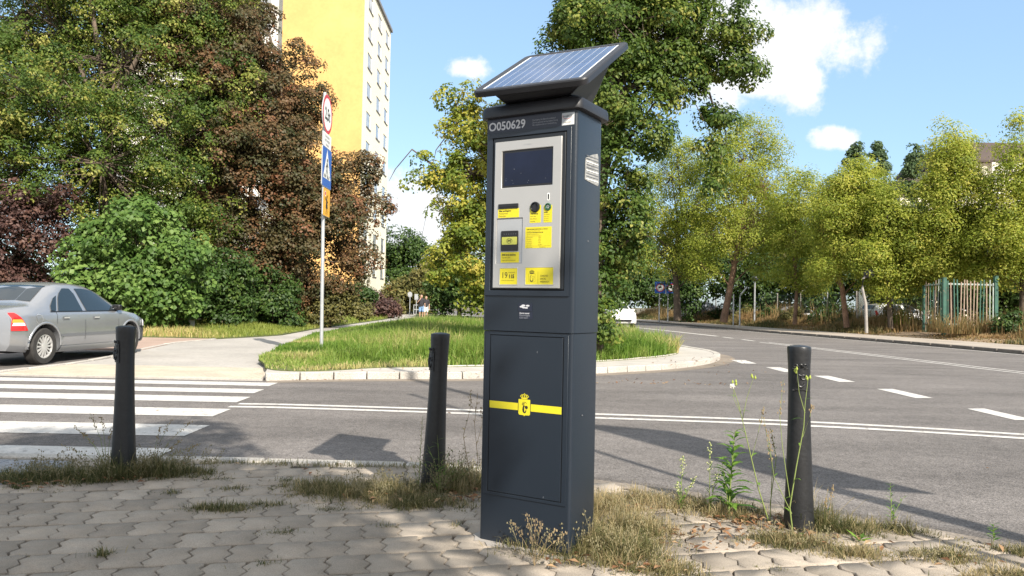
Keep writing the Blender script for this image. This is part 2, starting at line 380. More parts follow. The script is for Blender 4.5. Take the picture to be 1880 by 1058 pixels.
def make_world():
    w = bpy.data.worlds.new('World'); SC.world = w; w.use_nodes = True
    nt = w.node_tree; nt.nodes.clear(); L = nt.links.new
    out = N(nt, 'ShaderNodeOutputWorld'); bg = N(nt, 'ShaderNodeBackground'); bg.inputs[1].default_value = .13
    L(bg.outputs[0], out.inputs[0])
    sky = N(nt, 'ShaderNodeTexSky', sky_type='NISHITA'); sky.sun_disc = False
    sky.sun_elevation = SUN_EL; sky.sun_rotation = math.atan2(sh.x, sh.y); sky.air_density = 1.0; sky.dust_density = .6; sky.ozone_density = 2.2; sky.altitude = 100
    tc = N(nt, 'ShaderNodeTexCoord'); sp = N(nt, 'ShaderNodeSeparateXYZ'); L(tc.outputs['Generated'], sp.inputs[0])
    az = N(nt, 'ShaderNodeMath', operation='ARCTAN2'); L(sp.outputs[0], az.inputs[0]); L(sp.outputs[1], az.inputs[1])
    el = N(nt, 'ShaderNodeMath', operation='ARCSINE'); L(sp.outputs[2], el.inputs[0])
    # cumulus as soft blobs of direction, broken up by noise
    blobs = [(1280, 30, 140, 85, 1.1), (1360, 85, 125, 85, 1.15), (1445, 90, 115, 78, 1.1), (1500, 55, 66, 66, 1), (1385, 130, 105, 55, .95),
             (862, 126, 62, 30, .45), (1478, 181, 62, 20, .45), (1536, 252, 44, 22, .75), (745, 405, 120, 85, .85), (775, 480, 150, 85, .85), (690, 490, 170, 70, .8),
             (-300, 200, 260, 110, 1), (2500, 300, 330, 120, 1), (2050, 60, 90, 35, .6)]
    best = None
    for px, py, sx, sy, wgt in blobs:
        d = px_dir(px, py); a0 = math.atan2(d.x, d.y); e0 = math.asin(d.z)
        ca = N(nt, 'ShaderNodeMath', operation='SUBTRACT'); L(az.outputs[0], ca.inputs[0]); ca.inputs[1].default_value = a0
        c1 = N(nt, 'ShaderNodeMath', operation='MULTIPLY'); L(ca.outputs[0], c1.inputs[0]); c1.inputs[1].default_value = 1412/sx
        p1 = N(nt, 'ShaderNodeMath', operation='MULTIPLY'); L(c1.outputs[0], p1.inputs[0]); L(c1.outputs[0], p1.inputs[1])
        ce = N(nt, 'ShaderNodeMath', operation='SUBTRACT'); L(el.outputs[0], ce.inputs[0]); ce.inputs[1].default_value = e0
        c2 = N(nt, 'ShaderNodeMath', operation='MULTIPLY'); L(ce.outputs[0], c2.inputs[0]); c2.inputs[1].default_value = 1412/sy
        p2 = N(nt, 'ShaderNodeMath', operation='MULTIPLY_ADD'); L(c2.outputs[0], p2.inputs[0]); L(c2.outputs[0], p2.inputs[1]); L(p1.outputs[0], p2.inputs[2])
        s = N(nt, 'ShaderNodeMath', operation='SQRT'); L(p2.outputs[0], s.inputs[0])
        v = N(nt, 'ShaderNodeMath', operation='SUBTRACT'); v.inputs[0].default_value = wgt; L(s.outputs[0], v.inputs[1])
        if best is None: best = v
        else:
            mx = N(nt, 'ShaderNodeMath', operation='SMOOTH_MAX'); L(best.outputs[0], mx.inputs[0]); L(v.outputs[0], mx.inputs[1]); mx.inputs[2].default_value = .25; best = mx
    # unseen broken cloud added overhead and behind the viewer for fill light
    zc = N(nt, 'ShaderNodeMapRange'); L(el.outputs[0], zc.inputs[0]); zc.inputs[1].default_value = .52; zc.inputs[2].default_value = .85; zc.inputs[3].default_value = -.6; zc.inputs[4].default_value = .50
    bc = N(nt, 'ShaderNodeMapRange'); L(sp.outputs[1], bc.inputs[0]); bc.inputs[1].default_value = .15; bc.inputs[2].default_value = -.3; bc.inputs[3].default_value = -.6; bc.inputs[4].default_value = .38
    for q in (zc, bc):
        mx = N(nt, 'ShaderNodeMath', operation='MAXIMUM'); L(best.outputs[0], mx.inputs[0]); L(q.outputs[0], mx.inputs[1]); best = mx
    n = N(nt, 'ShaderNodeTexNoise'); n.inputs['Scale'].default_value = 13; n.inputs['Detail'].default_value = 10; n.inputs['Roughness'].default_value = .64
    L(tc.outputs['Generated'], n.inputs['Vector'])
    ma = N(nt, 'ShaderNodeMath', operation='MULTIPLY_ADD'); L(n.outputs['Fac'], ma.inputs[0]); ma.inputs[1].default_value = 2.7
    ad = N(nt, 'ShaderNodeMath', operation='ADD'); L(best.outputs[0], ad.inputs[0]); ad.inputs[1].default_value = -1.35; L(ad.outputs[0], ma.inputs[2])
    al = N(nt, 'ShaderNodeMapRange', interpolation_type='SMOOTHSTEP'); L(ma.outputs[0], al.inputs[0]); al.inputs[1].default_value = -.12; al.inputs[2].default_value = .42
    # cloud tone: brighter where thick
    n2 = N(nt, 'ShaderNodeTexNoise'); n2.inputs['Scale'].default_value = 22; n2.inputs['Detail'].default_value = 5; L(tc.outputs['Generated'], n2.inputs['Vector'])
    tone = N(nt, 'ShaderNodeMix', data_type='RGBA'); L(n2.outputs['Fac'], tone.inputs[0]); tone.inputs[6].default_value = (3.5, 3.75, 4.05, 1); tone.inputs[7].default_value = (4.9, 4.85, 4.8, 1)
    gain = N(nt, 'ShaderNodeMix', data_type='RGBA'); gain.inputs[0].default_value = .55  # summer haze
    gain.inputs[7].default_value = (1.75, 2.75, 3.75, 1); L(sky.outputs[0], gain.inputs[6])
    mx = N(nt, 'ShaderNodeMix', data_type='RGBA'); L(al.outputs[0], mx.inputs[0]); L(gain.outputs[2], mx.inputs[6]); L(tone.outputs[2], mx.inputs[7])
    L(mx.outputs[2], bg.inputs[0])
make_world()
vs = SC.view_settings; vs.view_transform = 'Standard'; vs.look = 'None'; vs.exposure = 1.0; vs.gamma = 1
#@@SETTING@@

# ---------------------------------------------------------------- the setting
def slab(name, outline, z1, z0, m, kind='structure', parent=None):
    mb = MB(); n = len(outline)
    mb.loft([[(x, y, z0) for x, y in outline], [(x, y, z1) for x, y in outline]])
    o = mb.build(name, m, parent)
    if kind: tag(o, kind=kind)
    return o

def strip(mb, line, w, z, mi=0):
    Lp, Rp = offset(line, w/2), offset(line, -w/2); n = len(line)
    mb.add([(x, y, z) for x, y in Lp+Rp], [(i, n+i, n+i+1, i+1) for i in range(n-1)], mi)

def offset(line, d):
    out = []
    for i, p in enumerate(line):
        a = Vector(line[max(i-1, 0)]); b = Vector(line[min(i+1, len(line)-1)]); t = (b-a).normalized()
        out.append((p[0]-t.y*d, p[1]+t.x*d))
    return out

def smooth_line(pts, k=3):
    pts = [Vector(p) for p in pts]
    for _ in range(k):
        q = [pts[0]]
        for a, b in zip(pts, pts[1:]): q += [a*.75+b*.25, a*.25+b*.75]
        pts = q+[pts[-1]]
    return [tuple(p) for p in pts]

def inside(pt, poly):
    x, y = pt; c = False; n = len(poly)
    for i in range(n):
        x1, y1 = poly[i]; x2, y2 = poly[(i+1) % n]
        if (y1 > y) != (y2 > y) and x < (x2-x1)*(y-y1)/(y2-y1)+x1: c = not c
    return c

def inside_np(P, poly):
    x, y = P[:, 0], P[:, 1]; c = np.zeros(len(P), bool); n = len(poly)
    for i in range(n):
        x1, y1 = poly[i]; x2, y2 = poly[(i+1) % n]
        if y1 == y2: continue
        c ^= ((y1 > y) != (y2 > y)) & (x < (x2-x1)*(y-y1)/(y2-y1)+x1)
    return c

def kerb_stones(name, line, w, z1, z0, m, length=1.0, gap=.008, bevel=.012):
    """single stones laid end to end along the line, the line being their road face"""
    mb = MB(); line = [Vector(p) for p in line]
    cum = [0]
    for a, b in zip(line, line[1:]): cum.append(cum[-1]+(b-a).length)
    def at(s):
        for i in range(len(line)-1):
            if s <= cum[i+1] or i == len(line)-2:
                t = (s-cum[i])/max(cum[i+1]-cum[i], 1e-9); return line[i].lerp(line[i+1], t), (line[i+1]-line[i]).normalized()
    s = 0
    while s < cum[-1]-.1:
        e = min(s+length, cum[-1]); a, ta = at(s+gap); b, tb = at(e-gap)
        na, nb = Vector((-ta.y, ta.x)), Vector((-tb.y, tb.x)); dz = random.uniform(-.004, .004)
        lo = [(*a, z0), (*b, z0), (*(b+nb*w), z0), (*(a+na*w), z0)]
        hi = [(x, y, z1+dz) for x, y, _ in lo]
        mb.loft([lo, hi]); s = e
    return tag(mb.build(name, m, bevel=bevel), kind='structure')

tag(fast('ground', [(-700, -300, -.14), (700, -300, -.14), (700, 1200, -.14), (-700, 1200, -.14)], [np.array([[0, 1, 2, 3]])], M['soil']), kind='structure')
slab('road', [(-60, -14), (30, -14), (30, 60), (22, 120), (-60, 120)], -.08, -.13, M['asphalt'])

# near pavement with its kerb curving towards the camera on the right
near_line = smooth_line([(-14, 5.42), (-4, 5.42), (-1.2, 5.42), (-.2, 5.36), (.5, 5.08), (1.05, 4.80), (1.95, 4.25), (2.65, 3.72), (3.4, 2.9), (4.2, 1.5), (4.5, -.5), (4.6, -14)], 2)
near_poly = near_line+[(-14, -14)]
inner = offset(near_line, -.13)
slab('pavement_base', inner+[(-14, -14)], -.014, -.13, M['joint_dirt'])
nk = list(reversed(near_line)); k_ = next(i for i, q in enumerate(nk) if q[0] < .35 and q[1] > 4)
kerb_stones('near_kerb', nk[k_:], -.125, -.012, -.13, M['kerb'], 1.0)
kerb_stones('sunken_kerb', nk[:k_+1], -.125, -.030, -.13, M['kerb_dirty'], 1.0, .02)

def pavers():
    ang = R(13); ax = Vector((math.cos(ang), math.sin(ang))); ay = Vector((-math.sin(ang), math.cos(ang)))
    wa, wb, A, B = .168, .232, .0155, .0042
    poly = offset(near_line, -.15)+[(-14, -14)]
    tri = lambda t: 4*abs((t/(wb/2)) % 1-.5)-1
    V = []; quads = []; tops = []; tint = []
    ne, nh = 8, 4
    for j in range(-14, 30):
        for i in range(-48, 40):
            off = .5*wa*(j % 2); a0, b0 = i*wa+off, j*wb
            c = ax*(a0+wa/2)+ay*(b0+wb/2)
            if c.x < -6 or c.x > 4.6 or c.y < -1.5 or (c.y > 4.45 and c.x < -2.92) or not inside(c, poly): continue
            ring = []
            for k in range(nh): t = k/nh; a = a0+wa*t; ring.append((a, b0+B*math.sin(2*math.pi*a/wa*1.0)))
            for k in range(ne): t = k/ne; b = b0+wb*t; ring.append((a0+wa+A*tri(b), b+B*math.sin(2*math.pi*(a0+wa)/wa)*(1-t)))
            for k in range(nh): t = 1-k/nh; a = a0+wa*t; ring.append((a, b0+wb+B*math.sin(2*math.pi*a/wa)))
            for k in range(ne): t = 1-k/ne; b = b0+wb*t; ring.append((a0+A*tri(b), b))
            ca, cb = a0+wa/2, b0+wb/2; z = random.uniform(-.0035, .003); tx, ty = random.uniform(-.009, .009), random.uniform(-.009, .009)
            n = len(ring); base = len(V); g = random.choice((.004, .005, .007, .009)) if random.random() < .4 else .0028
            def put(shr, dz):
                for a, b in ring:
                    da, db = a-ca, b-cb; a2 = ca+da*(1-shr/(wa/2)); b2 = cb+db*(1-shr*.45/(wb/2)); p = ax*a2+ay*b2
                    V.append((p.x, p.y, z+dz+tx*da+ty*db))
            put(g*.6, -.022); put(g, -.003); put(g+.0022, 0)
            tv = random.random()
            for r_ in range(2):
                for k in range(n): quads.append((base+r_*n+k, base+r_*n+(k+1) % n, base+(r_+1)*n+(k+1) % n, base+(r_+1)*n+k)); tint.append(tv)
            tops.append((tuple(base+2*n+k for k in range(n)), tv))
    tn = np.array([t for t, _ in tops]); tint += [v for _, v in tops]
    o = fast('pavement', V, [np.array(quads), tn], M['paver'], tint=tint); tag(o, kind='structure')
pavers()
# the part of the pavement nobody sees from near: plain sheet under the same blocks
slab('pavement_behind', [(-14, -14), (4.3, -14), (4.3, -1.7), (-14, -1.7)], -.003, -.013, M['path'])
slab('pavement_left', [(-14, -1.7), (-6.05, -1.7), (-6.05, 4.4), (-14, 4.4)], -.003, -.013, M['path'])

def tactile_tiles():
    mb = MB(); x = -13.9
    while x < -2.95:
        for y0 in (4.50, 4.80, 5.10)[:3]:
            y1 = y0+.292 if y0 < 5 else 5.285
            zt = -.008+random.uniform(-.002, .002)
            mb.box(x, x+.292, y0, y1, -.02, zt)
            if x > -6:
                for i in range(5):
                    for j in range(5 if y0 < 5 else 3):
                        cx, cy = x+.03+i*.058, y0+.03+j*.058
                        mb.loft([[(cx+r_*math.cos(q), cy+r_*math.sin(q), z) for q in [k*math.pi/3 for k in range(6)]] for r_, z in ((.019, zt-.001), (.013, zt+.006))])
        x += .30
    tag(mb.build('tactile_paving', M['tile_grey']), kind='structure')
tactile_tiles()

mb = MB(); strip(mb, offset(near_line, .19), .36, -.0778); tag(mb.build('near_gutter', M['gutter']), kind='structure')
# zebra crossing and other road markings, sheets 4 mm above the asphalt
mb = MB(); ZM = -.076
for y0, y1, xr in ((10.70, 11.13, -3.34), (9.85, 10.30, -3.27), (8.95, 9.47, -3.17), (7.85, 8.40, -3.02), (6.70, 7.30, -2.82), (5.72, 6.14, -2.64)):
    mb.poly([(-22, y0, ZM), (xr, y0, ZM), (xr-.01, y1, ZM), (-22, y1, ZM)])
tag(mb.build('zebra_crossing', M['road_paint']), kind='structure')
mb = MB()
lineA = smooth_line([(-3.1, 8.83), (-2.5, 8.86), (.95, 8.57), (3.1, 8.36), (5.2, 7.74), (9, 6.1), (14, 3)], 3)
lineB = smooth_line([(-3.12, 8.58), (-2.5, 8.61), (.92, 8.28), (3.05, 8.06), (5.05, 7.50), (8.8, 5.9), (13.8, 2.8)], 3)
strip(mb, lineA, .12, ZM); strip(mb, lineB, .12, ZM)
tag(mb.build('road_centre_lines', M['road_paint']), kind='structure')
mb = MB()
for a, b in (((5.26, 16.95), (5.34, 18.1)), ((5.44, 14.85), (5.46, 16.05)), ((5.71, 13.02), (5.72, 14.2)), ((5.82, 10.8), (5.83, 12.02)), ((5.86, 8.75), (5.88, 9.76)), ((5.9, 6.7), (5.9, 7.7))):
    x0, y0 = a; x1, y1 = b; w = .125+.006*max(0, y0-9)
    mb.poly([(x0-w, y0, ZM), (x0+w, y0+.05, ZM), (x1+w, y1, ZM), (x1-w, y1-.05, ZM)])
tag(mb.build('give_way_dashes', M['road_paint']), kind='structure')
cline = smooth_line([(10.75, 11.0), (10.55, 16.6), (9.75, 24), (9.2, 28.6), (8.95, 32.5), (8.0, 40.5), (6.9, 47), (3.4, 60), (0, 70)], 2)
mb = MB()
near_c = [(10.75, 14.8), (10.45, 16.9), (9.7, 24.2), (9.27, 28.2)]
strip(mb, offset(near_c, .17), .10, ZM); strip(mb, offset(near_c, -.17), .10, ZM)
strip(mb, [(9.2, 29.1), (9.12, 30.4)], .16, ZM); strip(mb, [(9.05, 31.4), (8.97, 32.6)], .16, ZM)
strip(mb, smooth_line([(8.95, 33.4), (8.0, 40.5), (6.9, 47), (3.4, 60), (0, 70)], 2), .26, ZM)
tag(mb.build('main_road_centre_lines', M['road_paint']), kind='structure')

far_kerb = smooth_line([(16.4, -10), (16.3, 5), (16.1, 15), (15.55, 23.3), (15.0, 29), (14.4, 33.2), (13.2, 40.8), (11.2, 56.6), (7.6, 72), (0, 95)], 2)
mb = MB(); strip(mb, offset(far_kerb, .32), .13, ZM); tag(mb.build('road_edge_line', M['road_paint']), kind='structure')
kerb_stones('far_kerb', far_kerb[::-1], -.0001-.12, .035, -.13, M['kerb_dark'], 1.1, .03)
fk = far_kerb; f1 = offset(fk, -.14); f2 = offset(fk, -3.1)
slab('far_pavement', f1+f2[::-1], .03, -.13, M['far_paving'])
def verge():
    o = [offset(fk, -d) for d in (3.12, 4.2, 6.0, 9.0, 70)]; zs = (.02, .16, .33, .36, .4); n = len(fk); V = []; F = []
    for l, z in zip(o, zs):
        V += [(x, y, z+.05*mnoise.noise((x*.4, y*.4, 0))) for x, y in l]
    for i in range(len(o)-1):
        for j in range(n-1): F.append((i*n+j, i*n+j+1, (i+1)*n+j+1, (i+1)*n+j))
    mb = MB(); mb.add(V, F); ob = mb.build('far_verge', M['dirt'], smooth=1.0); tag(ob, kind='structure')
verge()

# path and paved apron on the left
path_right = [(-3.65, 11.36), (-3.85, 12.2), (-4.2, 13.2), (-4.5, 14.05), (-5.19, 17.43), (-6.26, 24.9), (-6.65, 39.4), (-7.1, 58), (-10, 78)]
path_left = [(-8.0, 11.36), (-7.55, 13.2), (-7.6, 14.5), (-8.07, 16.5), (-8.72, 20), (-8.5, 22.4), (-7.93, 24.07), (-7.6, 25.5), (-8.05, 32), (-8.4, 50), (-9, 60), (-12, 78)]
slab('path', path_right+path_left[::-1], -.055, -.13, M['path'])
slab('tactile_strip', [(-7.6, 11.38), (-3.68, 11.38), (-3.9, 12.4), (-4.18, 13.2), (-7.5, 13.25)], -.049, -.1, M['tile_cream'])
mb = MB()
for i in range(46):
    x = -7.5+i*.082
    mb.box(x, x+.035, 11.45, 13.15 if x < -4.2 else 12.3, -.05, -.044)
tag(mb.build('tactile_ribs', M['tile_cream']), kind='structure')
slab('parking_pavement', [(-26, 17.5), (-8.2, 17.2), (-8.76, 20), (-8.55, 22.4), (-26, 22.6)], -.045, -.13, M['pink_paving'])
kerb_stones('path_edging', [(-7.7, 11.36), (-7.58, 13.2), (-7.63, 14.5), (-8.1, 16.5), (-8.75, 20), (-8.53, 22.3)], .1, -.035, -.13, M['kerb'], .9)
left_verge = [(-60, 22.7), (-12, 22.7), (-8.6, 22.5), (-8.02, 24.1), (-7.68, 25.6), (-8.13, 32), (-8.5, 50), (-9.1, 60), (-12.2, 78), (-12, 100), (-60, 100)]
slab('left_lawn', left_verge, -.03, -.13, M['grass_soil'])

isl = smooth_line([(-3.62, 11.40), (-2.9, 11.72), (-2.05, 12.0), (-.5, 12.25), (1.5, 13.68), (3.04, 14.85), (4.2, 16.4), (5.0, 18.2), (5.28, 19.7), (5.2, 20.9), (5.0, 22.2), (4.9, 30), (4.3, 36), (3.3, 42), (0, 57), (-3, 70), (-8, 78)], 2)
mb = MB(); strip(mb, offset([p for p in isl if p[1] < 24], -.17), .34, -.0778); tag(mb.build('island_gutter', M['gutter_dust']), kind='structure')
slab('island_paving', offset(isl, .12)+list(reversed(path_right[1:])), .02, -.13, M['slab'])
kerb_stones('island_kerb', isl, .16, .032, -.13, M['kerb'], .5, .008)
grass_line = smooth_line([(-4.22, 13.2), (-3.85, 12.1), (-3.35, 11.85), (-2.8, 12.1), (-2.2, 12.95), (-.5, 13.45), (1.5, 15.0), (2.6, 16.15), (3.55, 17.4), (4.2, 18.9), (4.3, 21), (4.2, 30), (3.6, 36), (2.6, 42), (-.7, 57), (-4, 70), (-9.6, 77)], 2)
isl_grass = grass_line+[(-7.2, 58), (-6.75, 39.4), (-6.36, 24.9), (-5.29, 17.43), (-4.6, 14.05)]
slab('island_lawn', isl_grass, .03, .0, M['grass_soil'])
kerb_stones('lawn_edging', [p for p in grass_line if p[0] > -1.5 and p[1] < 24], .07, .045, 0, M['kerb'], .8)

# ---------------------------------------------------------------- foliage and grass
def blades(name, P, h, w, mats, tint, lean=.35, kind='stuff', parent=None, curl=.5):
    """P (n,3) roots; h, w, tint arrays; each blade bends over in a random direction"""
    n = len(P); th = RNG.uniform(0, 2*np.pi, n); ld = RNG.uniform(0, 2*np.pi, n); ln = np.abs(RNG.normal(0, lean, n))
    side = np.stack([np.cos(th), np.sin(th), np.zeros(n)], 1)*(w/2)[:, None]
    d = np.stack([np.cos(ld), np.sin(ld), np.zeros(n)], 1)*(ln*h)[:, None]
    zv = np.array([0, 0, 1.])
    mid = P+zv*(h*.58)[:, None]+d*(curl*.6); tip = P+zv*(h*np.clip(1-.35*ln, .4, 1))[:, None]+d*1.15
    V = np.stack([P-side, P+side, mid-side*.75, mid+side*.75, tip], 1).reshape(-1, 3)
    b = np.arange(n)*5
    q = np.stack([b, b+1, b+3, b+2], 1); t = np.stack([b+2, b+3, b+4], 1)
    o = fast(name, V, [q, t], mats, parent, np.concatenate([tint, tint]))
    if kind: tag(o, kind=kind)
    return o

def scatter(poly, n, box, zf, dens=None):
    P = np.stack([RNG.uniform(box[0], box[1], n), RNG.uniform(box[2], box[3], n)], 1)
    P = P[inside_np(P, poly)]
    if dens is not None: P = P[RNG.random(len(P)) < dens(P)]
    z = np.full(len(P), zf) if not callable(zf) else zf(P)
    return np.column_stack([P, z])

def vnoise(P, s, seed=0):
    """cheap smooth noise in 0..1"""
    x, y = P[:, 0]*s+seed*17.3, P[:, 1]*s-seed*9.1
    return .5+.25*(np.sin(x*1.3+1.7*np.sin(y*.9))+np.sin(y*1.7+1.9*np.sin(x*1.1+seed)))

P = scatter(isl_grass, 210000, (-7.2, 4.5, 11.6, 40), .03, lambda P: np.clip(1.15-(P[:, 1]-13)/26, .16, 1)*np.clip(.35+2.2*vnoise(P, 2.1, 21), .3, 1))
hn = .16+.30*vnoise(P, 1.1)+.26*RNG.random(len(P))**2
prx = np.interp(P[:, 1], [p[1] for p in path_right], [p[0] for p in path_right])
path_low = np.clip(.22+(P[:, 0]-prx-.1)/3.2, .22, 1)
edge = path_low*np.clip((P[:, 1]-12.6-np.clip(P[:, 0]+.5, 0, 9)*.85)/1.6, .45, 1); hh = hn*edge*np.where(P[:, 1] > 24, 1.1, 1)
front_dry = np.exp(-((P[:, 1]-(12.2+np.clip(P[:, 0]+2.5, 0, 9)*.62))/.5)**2)
tt = np.clip(.12+.45*vnoise(P, .7, 3)+.30*RNG.random(len(P))+.35*np.clip((vnoise(P, 1.7, 12)-.62)*4, 0, 1)+.3*front_dry*(RNG.random(len(P)) < .5)+(RNG.random(len(P)) < .05)*.3, 0, 1)
blades('island_grass', P, hh, .007+.0105*RNG.random(len(P))+.0003*P[:, 1], M['lf_grass'], tt, .75)
P = scatter(left_verge, 190000, (-30, -7.6, 22.5, 62), -.03, lambda P: np.clip(1.1-(P[:, 1]-22)/34, .15, 1)*np.clip(1.3-np.abs(P[:, 0]+8)/16, .15, 1))
dry = np.clip(1.3-np.abs(P[:, 0]+11.2)/3.2, 0, 1)*np.clip(1.2-(P[:, 1]-22.5)/3.5, 0, 1)
tt = np.clip(.1+.4*vnoise(P, .6, 5)+.3*RNG.random(len(P))+.6*dry*(RNG.random(len(P)) < .7), 0, 1)
blades('lawn_grass', P, (.10+.22*vnoise(P, .8, 2)+.1*RNG.random(len(P)))*np.clip(.35+(-7.6-P[:, 0]-np.clip(25-P[:, 1], 0, 3)*.3)/2.5, .35, 1), .014+.016*RNG.random(len(P)), M['lf_verge'], tt, .55)
P = np.zeros((0, 3))
# tall dry weeds on the far verge
vl = [Vector(p) for p in far_kerb if p[1] > 12 and p[1] < 80]
def verge_pts(n, d0, d1, y0=14, y1=74):
    out = []
    c = offset(far_kerb, 0)
    ys = np.array([p[1] for p in far_kerb]); xs = np.array([p[0] for p in far_kerb])
    y = y0+(y1-y0)*RNG.random(n)**1.25; d = RNG.uniform(d0, d1, n); x = np.interp(y, ys, xs)+d*1.02
    z = np.interp(d, (3.12, 4.2, 6, 9), (.02, .16, .33, .36))
    return np.column_stack([x, y+d*.1, z]), d
P, d = verge_pts(90000, 3.0, 7.5)
k = vnoise(P, .55, 1); keep = RNG.random(len(P)) < np.clip(.25+1.2*k-.25*((P[:, 1] > 30) & (P[:, 1] < 37)), 0, 1); P, d, k = P[keep], d[keep], k[keep]
gap_ = ((P[:, 1] > 29) & (P[:, 1] < 36)) * .7
hh = (.10+.62*k*np.clip((d-3)/1.6, .15, 1))*(1-gap_)*(.4+1.1*RNG.random(len(P)))
tt = np.clip(.15+.55*vnoise(P, .45, 8)+.35*RNG.random(len(P))-.55*(d < 4.0)*RNG.random(len(P)), 0, 1)
blades('verge_weeds', P, hh, .03+.03*RNG.random(len(P)), M['lf_dry'], tt, .5)
P = np.column_stack([RNG.uniform(17.9, 23.5, 5200), RNG.uniform(31.6, 33.4, 5200), np.full(5200, .28)])
k = vnoise(P, 1.9, 2); P, k = P[RNG.random(len(P)) < .15+k], k[:0]
blades('fence_weeds', P, .25+1.15*RNG.random(len(P))**2.2*(.4+.6*vnoise(P, 1.3, 9)), .018+.022*RNG.random(len(P)), M['lf_dry'], np.clip(.1+.7*RNG.random(len(P)), 0, 1), .3)
P, d = verge_pts(9000, 4.4, 7.5); k = vnoise(P, .5, 4)+.5*(vnoise(P, 2.3, 6)-.5); P = P[k > .60]
gp = np.where((P[:, 1] > 29.5) & (P[:, 1] < 36), .45, 1)
blades('tall_dry_stalks', P, (.35+1.35*RNG.random(len(P))**1.6)*gp, .02+.03*RNG.random(len(P)), M['lf_dry'], np.clip(.25+.6*RNG.random(len(P)), 0, 1), .22)

def leaves(C, nor, size, tint, name, m, parent, aspect=.62):
    """folded kite leaves: C (n,3) centres, nor (n,3) rough normals"""
    n = len(C)
    nor = nor+RNG.normal(0, .30, (n, 3)); nor /= np.linalg.norm(nor, axis=1)[:, None]+1e-9
    t = RNG.normal(0, 1, (n, 3)); t[:, 2] -= .8; t -= nor*(t*nor).sum(1)[:, None]; t /= np.linalg.norm(t, axis=1)[:, None]+1e-9
    b = np.cross(nor, t); s = size[:, None]
    base = C-t*s*.5; tip = C+t*s*.5-nor*s*.08; l = C-t*s*.08+b*s*aspect*.5+nor*s*.10; r_ = C-t*s*.08-b*s*aspect*.5+nor*s*.10
    V = np.stack([base, l, tip, r_], 1).reshape(-1, 3); i = np.arange(n)*4
    F = np.concatenate([np.stack([i, i+1, i+2], 1), np.stack([i, i+2, i+3], 1)])
    return fast(name, V, [F], m, parent, np.concatenate([tint, tint]))

